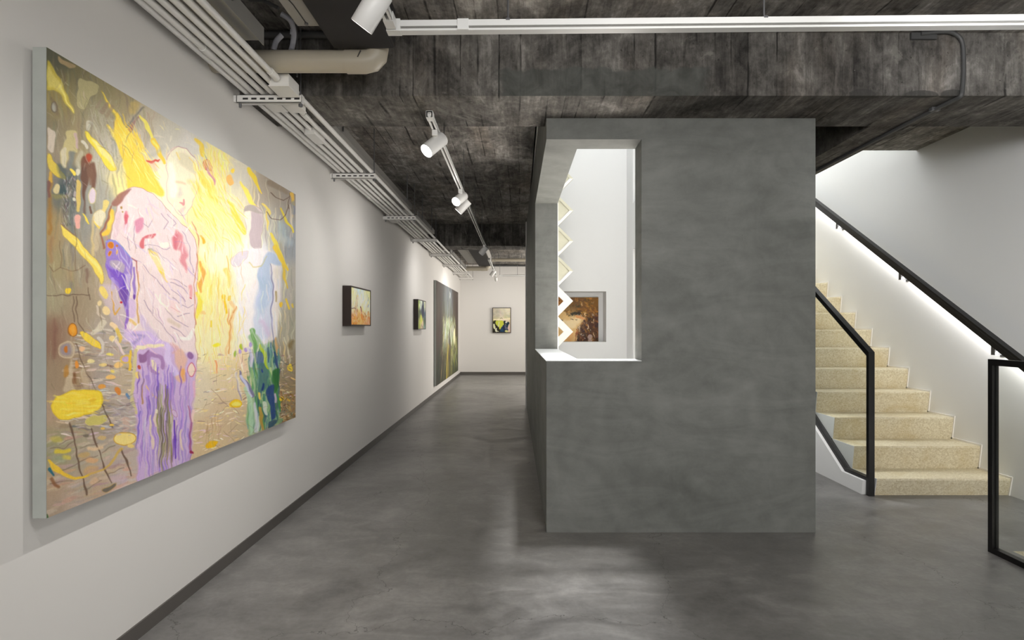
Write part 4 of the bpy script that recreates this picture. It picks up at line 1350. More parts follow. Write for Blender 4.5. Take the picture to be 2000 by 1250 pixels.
    for pts in ([(210, 300), (300, 295), (380, 320), (430, 340), (460, 320)], [(320, 360), (430, 440), (490, 540)], [(460, 620), (540, 650), (620, 700)], [(470, 660), (560, 700), (620, 755)],
                [(480, 720), (560, 800), (610, 850)], [(490, 800), (550, 860)], [(580, 880), (640, 910), (690, 880)], [(530, 990), (600, 980), (660, 960)], [(210, 830), (280, 960), (360, 1050), (450, 1150), (520, 1240)],
                [(420, 910), (480, 1000), (560, 1050), (630, 1090)], [(470, 1090), (560, 1140), (620, 1190)], [(580, 160), (640, 280), (660, 430), (690, 560)], [(200, 480), (300, 600), (460, 770)],
                [(290, 760), (300, 900), (290, 980)], [(110, 120), (115, 230), (130, 320)], [(60, 170), (60, 300), (75, 330)], [(200, 80), (250, 120), (300, 30)], [(380, 0), (440, 80), (400, 130)], [(440, 0), (510, 90), (480, 130)]):
        c.st(line, [(x, y, 4) for x, y in pts], 0.75, 0.7)
    c.st((170, 96, 90), [(75, 410, 5), (130, 450, 7), (140, 560, 5), (155, 680, 5)], 0.9)
    c.st((206, 160, 90), [(155, 560, 4), (150, 760, 7), (140, 950, 8), (150, 1050, 7)], 0.9)
    c.st((150, 120, 190), [(105, 520, 12), (115, 680, 12), (118, 800, 14)], 0.95)
    c.st((110, 66, 150), [(118, 780, 14), (116, 820, 8)], 0.95)
    c.st((206, 178, 214), [(90, 850, 36), (90, 980, 34)], 0.8, 2)
    c.st((226, 190, 110), [(70, 1030, 14), (120, 1060, 14)], 0.8)
    c.st((196, 176, 214), [(180, 1000, 26), (230, 1100, 30), (330, 1200, 30)], 0.6, 3)
    c.st((236, 214, 214), [(280, 700, 50), (330, 880, 44), (420, 1050, 40)], 0.6, 5)
    c.st((240, 222, 220), [(300, 440, 70), (420, 480, 60), (460, 600, 40)], 0.6, 5)
    c.st((238, 200, 200), [(470, 870, 40), (520, 930, 34)], 0.5, 4)
    c.st((246, 230, 222), [(560, 1200, 16), (640, 1210, 24), (690, 1120, 16)], 0.9, 1.4)
    c.st((204, 184, 160), [(450, 1030, 22), (540, 1080, 20)], 0.6, 2)
    c.st((222, 140, 140), [(655, 700, 18), (665, 790, 16)], 0.7, 2)
    c.st((190, 40, 60), [(650, 805, 4), (668, 815, 5)], 0.95)
    c.st((196, 122, 84), [(690, 60, 4), (735, 200, 6), (730, 400, 6), (695, 680, 5), (705, 880, 5), (710, 1060, 5)], 0.7)
    c.st((226, 160, 70), [(750, 470, 10), (790, 580, 18), (760, 660, 24), (770, 750, 10)], 0.85, 1.4)
    c.st((236, 176, 40), [(760, 200, 8), (790, 260, 16)], 0.9)
    c.st((250, 214, 70), [(720, 760, 14), (760, 850, 22), (740, 930, 22), (730, 1000, 10)], 0.85, 1.4)
    c.st((252, 240, 200), [(760, 340, 40), (820, 430, 40), (870, 540, 30)], 0.7, 3)
    c.st((240, 196, 120), [(775, 950, 22), (790, 960, 14)], 0.8, 1.4)
    # ---- legs (tile 7)
    c.tile(240, 640, 4.166)
    c.pg((206, 180, 222), [(10, 60), (60, 30), (200, 30), (300, 100), (360, 120), (340, 170), (200, 140), (100, 160), (60, 140)], 0.9, 2)
    c.st((146, 132, 186), [(80, 50, 12), (160, 70, 12), (70, 140, 14)], 0.6, 2)
    c.st((232, 218, 180), [(110, 190, 14), (120, 160, 16), (220, 150, 14), (320, 140, 10)], 1, 1)
    c.st((206, 192, 140), [(105, 190, 16), (95, 320, 14), (85, 480, 12), (75, 600, 14), (110, 700, 10)], 0.95)
    c.pg((140, 96, 140), [(135, 215), (170, 210), (215, 185), (200, 260), (150, 285), (135, 270)], 0.9, 1.4)
    c.pg((160, 120, 170), [(205, 200), (280, 220), (330, 250), (345, 340), (310, 330), (300, 270), (240, 240), (230, 310), (300, 370), (270, 380), (210, 340)], 0.85, 1.2)
    c.st((236, 220, 180), [(245, 270, 10), (255, 330, 12), (290, 365, 8)], 0.95)
    c.st((214, 196, 230), [(370, 140, 20), (350, 240, 24), (400, 320, 26), (440, 380, 26)], 0.8, 1.6)
    c.st((214, 160, 150), [(400, 130, 14), (440, 170, 20), (400, 200, 8)], 0.6, 2)
    c.pg((222, 178, 150), [(420, 200), (480, 180), (520, 250), (500, 330), (510, 420), (470, 450), (420, 400), (470, 370), (440, 300)], 0.8, 2)
    c.st((226, 156, 70), [(485, 340, 14), (490, 420, 14)], 0.7, 2)
    c.el((140, 100, 150), 548, 232, 24, 30, 0, 0.95, 1.2)
    c.el((236, 210, 190), 556, 345, 32, 54, 0, 0.95, 1, (196, 84, 110), 1.4)
    c.st((180, 70, 60), [(130, 320, 14), (132, 330, 12)], 0.9)
    c.st((234, 206, 110), [(120, 380, 20), (120, 400, 18)], 0.9)
    c.st((176, 130, 60), [(163, 420, 6), (163, 520, 8), (163, 615, 6)], 0.9)
    c.st((226, 186, 130), [(195, 470, 5), (240, 550, 9), (290, 585, 5)], 0.9)
    c.pg((164, 134, 200), [(180, 390), (215, 390), (215, 480), (190, 440)], 0.8, 1.4)
    leg = lambda x, y: 268 < x < 374 and y < 940 - (x - 268) * 0.36
    c.strokes(230, (268, 374), (740, 925), [(130,100,190),(160,130,206),(196,166,214),(112,76,176),(206,190,206),(150,124,190),(176,150,196)], 90, (24, 80), (0.6, 2.2), 0.75, 0.7, 3, leg)
    c.strokes(60, (308, 336), (775, 900), [(150,146,84),(120,116,70),(186,178,120),(96,88,80)], 90, (30, 80), (0.6, 1.6), 0.75, 0.6, 2, leg)
    for x, y0, y1, r in ((225, 710, 880, 13), (268, 690, 800, 12), (478, 830, 1000, 10), (240, 880, 980, 10), (425, 760, 900, 6)):
        c.st((222, 200, 180), [(x, y0, r * .6), (x, (y0 + y1) / 2, r), (x + 8, y1, r * .5)], 0.9)
    c.st((96, 54, 170), [(410, 760, 5), (425, 880, 8), (432, 1060, 6)], 0.9)
    c.st((226, 216, 190), [(277, 675, 14), (278, 685, 12)], 0.9)
    c.el((206, 180, 206), 415, 700, 16, 34, -20, 0.9, 0.8, (170, 110, 150), 0.8)
    c.st((160, 84, 120), [(540, 640, 5), (555, 760, 8), (545, 900, 8), (545, 1000, 10)], 0.7, 1.2)
    c.st((150, 40, 70), [(545, 1015, 10), (560, 1015, 8)], 0.9)
    c.st((232, 200, 190), [(570, 680, 12), (565, 760, 10)], 0.8, 1.2)
    c.st((222, 170, 190), [(580, 440, 10), (580, 560, 8)], 0.7, 1.2)
    # ---- second figure, right (tile 6)
    c.tile(400, 480, 5)
    c.pg((232, 224, 226), [(250, 130), (330, 60), (450, 20), (560, 40), (650, 60), (730, 130), (745, 260), (740, 420), (720, 700), (700, 900), (560, 960), (430, 940), (400, 860), (330, 880), (310, 700), (340, 480), (310, 300)], 0.75, 2.5)
    c.pg((216, 204, 212), [(250, 140), (320, 70), (430, 50), (410, 110), (350, 190), (300, 210)], 0.8, 1.6, line=(200, 170, 140), la=0.5)
    c.pg((170, 186, 210), [(600, 70), (680, 80), (740, 160), (720, 190), (640, 180), (660, 330), (650, 480), (620, 560), (560, 620), (510, 560), (530, 400), (510, 260), (560, 180)], 0.85, 2.4)
    c.pg((190, 200, 220), [(530, 420), (640, 460), (650, 640), (640, 840), (560, 920), (500, 880), (470, 760), (490, 560)], 0.75, 4)
    c.pg((242, 230, 222), [(370, 190), (480, 200), (500, 290), (440, 440), (400, 520), (350, 420), (340, 300)], 0.8, 2.6)
    c.st((206, 182, 210), [(560, 740, 26), (620, 860, 24)], 0.6, 4)
    c.st((150, 176, 200), [(560, 330, 40), (580, 500, 36), (560, 640, 30)], 0.35, 5)
    c.st((200, 186, 120), [(430, 170, 6), (470, 205, 6), (560, 200, 6), (600, 110, 4)], 0.6)
    c.st((120, 120, 160), [(640, 180, 4), (665, 260, 4), (660, 480, 7), (645, 690, 6), (660, 830, 5), (690, 940, 4)], 0.8)
    c.st((150, 128, 70), [(695, 440, 10), (695, 540, 8)], 0.8)
    c.st((216, 206, 190), [(700, 240, 24), (720, 400, 22), (710, 700, 18)], 0.5, 3)
    c.st((206, 160, 100), [(700, 900, 6), (705, 1000, 8), (690, 1070, 6)], 0.8)
    for pts, col in (([(260, 550, 20), (290, 620, 18), (260, 740, 16), (240, 900, 18), (210, 1000, 12), (215, 1080, 10)], (232, 196, 140)), ([(300, 600, 6), (250, 740, 6), (235, 900, 6), (240, 1060, 6)], (214, 150, 80)),
                     ([(240, 620, 4), (235, 760, 4)], (214, 130, 70)), ([(210, 1080, 8), (260, 1090, 8), (270, 1000, 6)], (236, 214, 170))):
        c.st(col, pts, 0.85, 0.9)
    c.st((240, 190, 40), [(180, 490, 18), (200, 580, 16), (215, 650, 12)], 0.95)
    c.st((240, 190, 50), [(237, 490, 14), (240, 520, 14)], 0.95)
    c.st((244, 206, 90), [(210, 230, 26), (235, 320, 18), (235, 400, 8)], 0.7, 2)
    c.st((244, 206, 60), [(60, 740, 10), (62, 790, 10)], 0.9)
    c.el((250, 220, 60), 118, 972, 36, 20, 0)
    c.st((230, 140, 90), [(105, 1130, 14), (105, 1240, 12)], 0.8)
    c.el((232, 186, 30), 750, 568, 18, 28, 0)
    c.st((232, 200, 70), [(800, 520, 10), (825, 610, 10)], 0.95)
    c.st((230, 200, 80), [(860, 580, 10), (866, 600, 8)], 0.9)
    c.st((244, 200, 60), [(690, 10, 26), (750, 130, 22), (800, 240, 8)], 0.95)
    c.st((230, 196, 70), [(755, 180, 10), (775, 320, 12), (810, 410, 6)], 0.95)
    c.el((238, 206, 70), 835, 1185, 30, 36, 0, 1, 0.8, (206, 160, 50), 0.8)
    c.st((120, 100, 60), [(830, 990, 24), (850, 930, 20)], 0.7, 3)
    # green skirt (tile 8)
    c.tile(400, 640, 5)
    c.pg((150, 180, 140), [(430, 100), (500, 60), (560, 150), (650, 160), (700, 300), (725, 500), (700, 700), (720, 880), (620, 960), (500, 1020), (430, 1060), (410, 800), (460, 600), (440, 400), (480, 240)], 0.9, 1.8)
    c.strokes(260, (482, 546), (680, 840), [(96,150,96),(60,110,90),(40,80,110),(150,186,120),(70,130,70),(30,60,110),(120,160,150),(176,196,140),(50,96,80)], 88, (12, 44), (0.8, 2.6), 0.75, 0.7, 7, lambda x, y: x > 484 + max(0, 700 - y) * 0.2)
    c.pg((88, 110, 140), [(500, 240), (560, 250), (590, 330), (560, 380), (510, 340)], 0.85, 1.4)
    c.pg((70, 110, 110), [(540, 360), (610, 360), (615, 480), (590, 600), (530, 620), (520, 480)], 0.85, 1.4)
    c.pg((40, 66, 120), [(600, 600), (670, 560), (680, 700), (690, 880), (650, 890), (630, 760)], 0.9, 1.4)
    c.pg((56, 84, 100), [(630, 920), (700, 910), (715, 940), (640, 985), (620, 970)], 0.95, 1.2)
    c.pg((40, 100, 44), [(660, 440), (720, 400), (725, 560), (690, 640), (665, 560)], 0.85, 1.6)
    c.st((170, 190, 50), [(530, 170, 14), (580, 240, 20), (600, 330, 14), (625, 400, 8)], 0.95)
    c.st((110, 160, 90), [(470, 30, 26), (480, 110, 16), (490, 240, 10)], 0.9)
    c.el((170, 186, 50), 362, 188, 18, 30)
    c.el((150, 176, 60), 298, 250, 12, 26)
    for x, y in ((345, 235), (398, 215), (445, 172)): c.el((176, 150, 206), x, y, 14, 24)
    c.st((30, 56, 130), [(560, 415, 8), (562, 430, 8)], 1)
    c.st((30, 56, 110), [(568, 545, 8), (568, 600, 8)], 1)
    c.st((226, 196, 170), [(330, 290, 30), (370, 370, 26), (420, 460, 16)], 0.7, 2)
    c.st((210, 200, 222), [(420, 200, 14), (460, 290, 20), (450, 380, 14)], 0.8, 1.6)
    c.pg((120, 116, 150), [(335, 420), (355, 430), (370, 480), (440, 560), (490, 670), (465, 695), (420, 600), (360, 520)], 0.95, 1)
    c.st((206, 206, 230), [(355, 470, 12), (420, 590, 14), (460, 680, 10)], 0.85)
    c.st((140, 130, 170), [(310, 440, 6), (330, 560, 7), (345, 700, 5)], 0.8)
    c.st((226, 214, 196), [(290, 400, 8), (330, 520, 10), (350, 640, 8)], 0.8)
    c.st((176, 206, 176), [(400, 600, 20), (440, 720, 24), (460, 900, 22), (450, 1040, 14)], 0.8, 1.6)
    c.st((206, 206, 216), [(490, 760, 14), (510, 900, 20), (500, 1010, 22)], 0.8, 1.6)
    c.st((220, 190, 90), [(540, 640, 14), (545, 700, 10)], 0.95)
    c.st((196, 150, 60), [(545, 790, 14), (550, 900, 14), (560, 990, 12)], 0.8)
    c.st((214, 220, 200), [(585, 740, 18), (590, 850, 14)], 0.85)
    c.st((190, 170, 190), [(690, 650, 12), (690, 720, 10)], 0.85)
    c.pg((120, 150, 110), [(720, 900), (770, 890), (770, 920), (715, 945)], 0.95, 1)
    c.el((244, 200, 40), 295, 738, 54, 38, -10, 1, 1, (236, 176, 30), 1.4)
    c.el((246, 222, 120), 300, 738, 36, 22, -10, 0.8, 1.2)
    c.el((240, 196, 40), 748, 690, 26, 22, 0)
    c.st((236, 196, 50), [(800, 705, 10), (830, 715, 10)], 0.95)
    c.strokes(160, (548, 578), (770, 830), [(150,110,60),(186,140,80),(110,90,60),(206,170,110),(120,130,110),(90,70,50)], 60, (3, 9), (0.6, 1.6), 0.8, 0.6, 50)
    c.strokes(60, (548, 578), (700, 770), [(120,116,90),(156,134,90),(90,96,84),(176,156,120)], 20, (4, 12), (0.6, 1.4), 0.6, 0.6, 30)
    c.pg((232, 180, 30), [(5, 1150), (60, 1120), (130, 1110), (100, 1160), (40, 1180)], 1, 1)
    for p in (([(60, 600), (150, 690), (240, 780)]), ([(180, 1000), (290, 1110)]), ([(250, 740), (330, 840)]), ([(110, 1140), (160, 1190)]), ([(0, 760), (110, 690)]), ([(230, 1020), (330, 950)])):
        c.st((150, 120, 96), [(x, y, 2.5) for x, y in p], 0.6, 0.6)
    c.strokes(26, (402, 430), (820, 870), [(190,156,110),(214,186,146),(176,140,100)], 90, (16, 34), (0.6, 1.6), 0.5, 0.8, 4)
    # ---- lower left (tile 9)
    c.tile(80, 560, 5)
    c.pg((206, 186, 206), [(570, 0), (740, 0), (770, 120), (830, 220), (850, 330), (860, 480), (820, 560), (760, 480), (700, 340), (640, 200)], 0.5, 3)
    c.st((232, 206, 110), [(590, 20, 24), (640, 90, 24)], 0.95)
    c.el((230, 204, 150), 640, 225, 36, 44)
    c.el((222, 200, 150), 572, 155, 20, 28)
    c.st((214, 160, 60), [(690, 60, 5), (710, 200, 6), (720, 265, 8), (760, 210, 6)], 0.9)
    c.pg((112, 76, 160), [(760, 30), (800, 30), (850, 20), (850, 90), (820, 200), (790, 150), (765, 90)], 0.9, 1.3)
    c.st((190, 30, 40), [(776, 162, 10), (778, 164, 10)], 1)
    c.st((140, 100, 190), [(840, 240, 14), (845, 330, 14), (840, 400, 10)], 0.9)
    c.st((206, 190, 170), [(550, 190, 14), (560, 260, 14), (620, 310, 10)], 0.8)
    c.st((210, 200, 176), [(610, 350, 26), (580, 410, 26), (510, 450, 20)], 0.85, 1.3)
    c.el((214, 142, 40), 306, 426, 44, 68, 6, 1, 1, (140, 84, 30), 1.4)
    c.el((226, 160, 60), 306, 420, 24, 44, 6, 0.7, 1.6)
    c.el((172, 156, 140), 250, 615, 74, 82, 0, 0.7, 1, (196, 176, 146), 2.6)
    c.el((140, 128, 140), 250, 610, 50, 58, 0, 0.7, 1.6)
    c.el((186, 110, 40), 250, 608, 16, 34, 10)
    c.pg((232, 200, 70), [(375, 440), (420, 430), (500, 490), (580, 560), (585, 605), (540, 590), (460, 550), (400, 490)], 1, 1, line=(206, 150, 50))
    c.st((206, 196, 184), [(560, 500, 14), (610, 560, 16), (605, 630, 14), (575, 665, 10)], 0.9)
    c.el((224, 180, 136), 396, 612, 26, 26)
    c.el((214, 140, 60), 352, 758, 22, 38)
    c.el((224, 208, 150), 482, 725, 32, 20)
    c.el((230, 214, 110), 680, 658, 38, 14)
    c.el((232, 190, 120), 755, 762, 48, 30)
    c.el((232, 186, 110), 685, 880, 48, 22)
    c.el((214, 150, 70), 600, 975, 38, 22)
    c.el((206, 130, 60), 748, 1015, 24, 40)
    c.el((230, 206, 110), 700, 825, 24, 14)
    c.el((226, 200, 130), 600, 770, 40, 16)
    c.st((90, 130, 170), [(830, 1050, 16), (860, 1075, 14)], 0.9)
    c.st((236, 206, 160), [(690, 370, 24), (730, 400, 26)], 0.9)
    c.st((226, 206, 190), [(730, 520, 14), (770, 590, 14), (810, 660, 10)], 0.9)
    c.st((232, 206, 140), [(690, 500, 26), (696, 505, 24)], 0.9)
    c.st((226, 190, 70), [(750, 430, 26), (780, 500, 20), (770, 540, 10)], 0.8, 1.4)
    c.el((190, 160, 200), 825, 710, 40, 34, 0, 0.9, 1, (226, 190, 60), 2.4)
    c.st((232, 190, 60), [(865, 640, 12), (870, 760, 16), (866, 810, 14)], 0.95)
    c.st((230, 196, 56), [(245, 45, 18), (275, 48, 18)], 1)
    c.st((120, 82, 70), [(130, 330, 12), (140, 460, 18), (130, 620, 16), (130, 700, 10)], 0.55, 3)
    for pts in ([(60, 80), (230, 80), (470, 80)], [(325, 100), (322, 250), (320, 340)], [(350, 100), (350, 250), (360, 340), (430, 440)], [(345, 560), (380, 690), (440, 800), (500, 930), (530, 1000)], [(465, 0), (470, 130)]):
        c.st((96, 76, 62), [(x, y, 4.5) for x, y in pts], 0.75, 0.9)
    c.pg((196, 178, 150), [(290, 680), (310, 800), (320, 960), (320, 1010), (220, 1020), (240, 900), (270, 800)], 0.7, 2)
    c.el((176, 124, 54), 240, 830, 26, 60, 10, 0.8, 1.8)
    c.st((112, 70, 40), [(330, 850, 18), (335, 940, 14)], 0.7, 2)
    c.st((196, 176, 148), [(420, 820, 34), (440, 960, 30)], 0.6, 2.4)
    c.pg((232, 202, 64), [(110, 1150), (180, 1070), (320, 1020), (460, 1008), (570, 1015), (605, 1070), (600, 1140), (540, 1210), (420, 1260), (280, 1290), (180, 1285), (120, 1230)], 1, 1.2, line=(222, 186, 40), lw=2.2)
    c.strokes(70, (105, 198), (768, 812), [(238,212,90),(226,190,50),(244,226,120)], -4, (14, 40), (0.8, 2.2), 0.55, 0.9, 5, lambda x, y: ((x - 151) / 46) ** 2 + ((y - 790) / 24) ** 2 < 1)
    c.el((216, 170, 40), 505, 1105, 40, 22, -10, 0.7, 2.5)
    # bottom left (tile 10)
    c.tile(80, 780, 5)
    c.el((196, 184, 104), 535, 203, 112, 44, -14, 1, 1, (206, 190, 120), 1.2)
    c.el((150, 132, 106), 240, 262, 58, 20, -4, 0.8, 1.6)
    for p in ([(280, 230), (310, 330), (340, 470), (370, 620), (400, 750), (425, 850), (445, 930)], [(500, 280), (540, 420), (580, 560), (630, 690), (690, 810)], [(600, 60), (650, 170), (700, 280)], [(790, 490), (830, 600), (890, 740)]):
        c.st((92, 70, 56), [(x, y, 6 + 3 * (i % 2)) for i, (x, y) in enumerate(p)], 0.8, 0.9)
    for p in ([(90, 480), (220, 470), (330, 400)], [(200, 695), (330, 640), (540, 545)], [(590, 515), (720, 450)], [(90, 820), (300, 790)], [(380, 480), (560, 430)], [(650, 740), (800, 670)], [(420, 890), (600, 790)], [(180, 440), (300, 380)]):
        c.st((110, 90, 76), [(x, y, 2.6) for x, y in p], 0.75, 0.7)
    c.el((186, 172, 80), 160, 395, 64, 26, 0, 0.7, 2.4)
    c.st((214, 190, 60), [(150, 510, 20), (260, 500, 22)], 0.85, 1.8)
    c.st((206, 190, 80), [(220, 560, 20), (280, 570, 18)], 0.8, 1.8)
    c.st((146, 160, 130), [(130, 560, 30), (200, 590, 30)], 0.5, 4)
    c.st((226, 186, 60), [(85, 605, 14), (130, 670, 26), (210, 730, 22), (330, 765, 14), (460, 745, 12)], 0.95, 1.2)
    c.st((206, 170, 80), [(460, 745, 10), (620, 680, 10), (720, 590, 14), (790, 480, 14)], 0.8, 1.4)
    c.st((50, 100, 116), [(90, 690, 20), (120, 740, 12)], 0.95)
    c.st((130, 86, 56), [(100, 780, 16), (170, 850, 14)], 0.8, 1.4)
    c.el((196, 160, 100), 425, 550, 56, 28, -12, 0.7, 1.8)
    c.el((214, 166, 120), 495, 595, 52, 26, -10, 0.8, 1.8)
    c.el((206, 160, 104), 490, 690, 76, 36, -16, 0.55, 2.4)
    c.el((212, 176, 140), 520, 800, 50, 28, -24, 0.7, 1.8)
    c.pg((112, 104, 92), [(600, 880), (690, 830), (730, 815), (720, 850), (640, 905)], 0.95, 1.3, line=(196, 160, 80))
    c.st((196, 170, 190), [(720, 770, 40), (800, 780, 44)], 0.5, 4)
    c.el((236, 210, 130), 815, 380, 108, 62, -4, 1, 1.1, (200, 150, 40), 1.6)
    c.el((226, 200, 120), 880, 450, 36, 22)
    c.el((232, 190, 80), 690, 252, 22, 12)
    c.el((222, 180, 90), 602, 285, 22, 14)
    c.el((210, 176, 110), 600, 380, 42, 22, 0, 0.7)
    c.st((206, 170, 150), [(840, 200, 30), (830, 290, 24)], 0.6, 2)
    c.el((120, 110, 96), 440, 355, 34, 14, -6)
    c.st((222, 190, 150), [(470, 490, 14), (600, 465, 12)], 0.8, 1.4)
    c.strokes(90, (205, 262), (770, 850), [(150,146,150),(206,200,200),(120,112,116),(186,176,180)], -6, (6, 20), (0.6, 1.8), 0.55, 0.8, 18)
    c.st((46, 96, 50), [(60, 1130, 6), (66, 1160, 10)], 0.9)
    c.tile(0, 0, 1)
    fig = lambda x, y: 214 < x < 384 and 400 < y < 690 and x > 214 + max(0, 470 - y) * 0.25
    c.strokes(120, (214, 384), (400, 690), [(240, 226, 226), (214, 190, 214), (232, 200, 206), (196, 176, 206), (246, 236, 226), (224, 206, 190)], 62, (12, 44), (0.5, 1.8), 0.6, 0.7, 22, fig)
    c.strokes(46, (225, 384), (400, 690), [(170, 136, 160), (150, 120, 170), (190, 130, 130), (166, 130, 110)], 66, (12, 40), (0.3, 0.7), 0.7, 0.5, 24, fig)
    c.strokes(70, (212, 384), (430, 690), [(250, 240, 236), (244, 226, 220)], 80, (8, 26), (0.6, 1.6), 0.6, 0.7, 30, fig)
    c.strokes(130, (386, 480), (480, 720), [(252, 240, 190), (246, 214, 90), (240, 190, 60), (255, 248, 226), (230, 200, 150)], 86, (12, 46), (0.4, 1.3), 0.75, 0.5, 8)
    c.strokes(90, (455, 550), (540, 700), [(236, 232, 236), (206, 206, 226), (246, 236, 220), (186, 196, 216)], 86, (12, 40), (0.4, 1.4), 0.5, 0.6, 8)
    c.strokes(130, (95, 262), (130, 360), [(196, 186, 160), (120, 112, 88), (206, 196, 176), (150, 140, 116), (104, 98, 84)], 70, (8, 28), (0.4, 1.4), 0.4, 0.6, 26)
    c.strokes(110, (95, 240), (480, 760), [(196, 180, 150), (120, 100, 80), (206, 190, 160), (140, 118, 92)], 86, (10, 40), (0.4, 1.4), 0.4, 0.6, 10, lambda x, y: x < 200 or y > 640)
    c.strokes(60, (300, 470), (240, 330), [(236, 226, 200), (206, 196, 180), (250, 232, 150)], 60, (8, 26), (0.5, 1.6), 0.5, 0.7, 26)
    c.strokes(60, (386, 560), (690, 870), [(140, 110, 84), (120, 96, 76), (160, 130, 100)], -24, (8, 26), (0.25, 0.5), 0.7, 0.4, 40)
    c.grain(0.016, 1.0, 0.25, 0.9)


def author_small_yellow(c, gain=1.5):     # chart: 400 x 210, across x down
    c.base([(20, 20, 240, 222, 160), (150, 20, 190, 206, 206), (240, 40, 186, 200, 206), (360, 30, 240, 226, 140), (60, 90, 206, 198, 180), (200, 90, 244, 228, 180), (330, 90, 214, 212, 206),
            (40, 140, 216, 190, 160), (200, 150, 226, 170, 100), (330, 140, 240, 216, 180), (60, 190, 206, 130, 50), (200, 190, 216, 170, 110), (340, 190, 200, 130, 80)], 70, 45)
    c.strokes(150, (0, 400), (0, 120), [(250, 224, 120), (176, 200, 206), (246, 236, 200), (236, 180, 80), (150, 176, 186), (214, 206, 216)], 110, (14, 46), (2, 7), 0.7, 1.4, 14)
    c.strokes(190, (0, 400), (125, 210), [(196, 110, 30), (226, 150, 50), (140, 80, 40), (240, 206, 140), (206, 190, 196), (214, 130, 60)], 70, (8, 26), (2, 6), 0.8, 1.2, 40)
    c.strokes(40, (80, 130), (50, 130), [(140, 110, 90), (226, 210, 180)], 80, (20, 50), (1.5, 3), 0.8, 1, 10)
    c.st((120, 90, 80), [(10, 120, 3), (60, 115, 3), (90, 118, 3)], 0.8)
    c.pg((206, 130, 60), [(190, 150), (215, 140), (260, 180), (200, 175)], 0.9, 2)
    c.st((110, 60, 56), [(185, 105, 6), (205, 118, 7), (215, 128, 6)], 0.95)
    c.st((196, 140, 130), [(190, 120, 8), (205, 140, 8)], 0.8)
    c.st((120, 136, 150), [(350, 60, 6), (362, 40, 4)], 0.8)
    c.st((120, 130, 170), [(345, 100, 5), (360, 85, 4)], 0.8)


def author_small_dark(c, gain=1.35):       # chart 400 x 260
    c.base([(20, 30, 170, 190, 100), (150, 30, 206, 214, 206), (260, 60, 30, 40, 70), (370, 40, 220, 220, 190), (60, 130, 40, 50, 40), (220, 120, 26, 36, 66), (360, 130, 60, 80, 110),
            (120, 180, 190, 196, 80), (220, 200, 206, 190, 130), (350, 200, 60, 80, 50), (40, 230, 140, 150, 60), (200, 245, 190, 160, 150), (360, 245, 120, 150, 150)], 60, 42)
    c.strokes(90, (0, 400), (0, 260), [(190, 200, 90), (30, 40, 60), (220, 222, 200), (60, 80, 60), (120, 150, 70)], 100, (16, 60), (4, 10), 0.6, 2.4, 14)
    c.pg((26, 34, 60), [(200, 50), (280, 40), (320, 90), (300, 150), (240, 130), (190, 110)], 0.9, 5)
    c.el((196, 200, 80), 170, 170, 60, 36, 20, 0.85, 4)
    c.el((216, 190, 160), 240, 210, 40, 26, 0, 0.8, 4)
    c.strokes(30, (0, 60), (0, 260), [(196, 206, 110), (120, 150, 60)], 90, (40, 90), (3, 6), 0.7, 1.4, 6)


def author_dark(c, gain=1.25):             # chart 370 x 190
    c.base([(30, 20, 74, 66, 60), (160, 20, 100, 106, 110), (330, 20, 74, 64, 58), (30, 90, 72, 60, 54), (180, 70, 110, 116, 96), (330, 90, 76, 66, 58), (40, 160, 56, 58, 50), (180, 150, 90, 86, 60), (330, 160, 60, 66, 46)], 80, 40)
    c.strokes(120, (0, 370), (0, 190), [(66, 58, 52), (84, 74, 66), (56, 52, 48), (96, 86, 78)], 90, (20, 60), (2, 6), 0.5, 2, 6)
    c.strokes(60, (130, 260), (0, 70), [(130, 140, 150), (90, 100, 110), (160, 168, 170)], 90, (14, 46), (1, 3), 0.5, 1.6, 4)
    def fan(n, cols, x0, x1, y0, y1, a, r):
        for _ in range(n):
            x = c.rs.uniform(x0, x1); y = c.rs.uniform(y0, y1)
            L = c.rs.uniform(10, 36)
            sl = (x - 195) / 600.0
            col = np.array(cols[c.rs.randint(len(cols))]) + c.rs.normal(0, 10, 3)
            c.st(col, [(x, y, r * .5), (x + sl * L * .5 + c.rs.normal(0, 2), y + L * .5, r), (x + sl * L + c.rs.normal(0, 4), y + L, r * .3)], a * c.rs.uniform(.6, 1), 0.7)
    fan(170, [(166, 172, 106), (192, 200, 120), (120, 130, 80), (226, 228, 190), (206, 200, 160)], 95, 320, 58, 118, 0.9, 1.8)
    fan(130, [(186, 196, 76), (150, 166, 66), (222, 222, 166), (96, 110, 60), (70, 66, 54)], 220, 345, 88, 165, 0.9, 1.8)
    fan(70, [(206, 222, 212), (226, 234, 226), (166, 186, 176)], 110, 290, 60, 110, 0.85, 1.7)
    fan(80, [(120, 114, 76), (84, 90, 60), (150, 150, 100), (60, 54, 48)], 60, 350, 110, 170, 0.8, 1.7)
    c.pg((60, 50, 46), [(185, 95), (205, 95), (215, 150), (175, 150)], 0.55, 6)
    c.pg((224, 220, 176), [(275, 95), (300, 85), (305, 112), (285, 124), (272, 112)], 0.95, 2.4)
    c.st((196, 176, 70), [(175, 120, 3), (160, 150, 4), (150, 185, 5), (148, 190, 5)], 0.95, 1.4)
    c.st((176, 150, 60), [(195, 124, 3), (178, 150, 3), (170, 185, 3)], 0.8, 1.4)
    c.st((206, 212, 214), [(205, 8, 2), (212, 14, 2.5), (208, 22, 2), (202, 16, 2), (205, 8, 2)], 0.85, 0.9)
    c.st((190, 198, 204), [(200, 20, 2), (202, 60, 2.5)], 0.6, 1.4)
    fan(26, [(40, 44, 38), (110, 110, 90)], 10, 110, 130, 170, 0.7, 1.2)


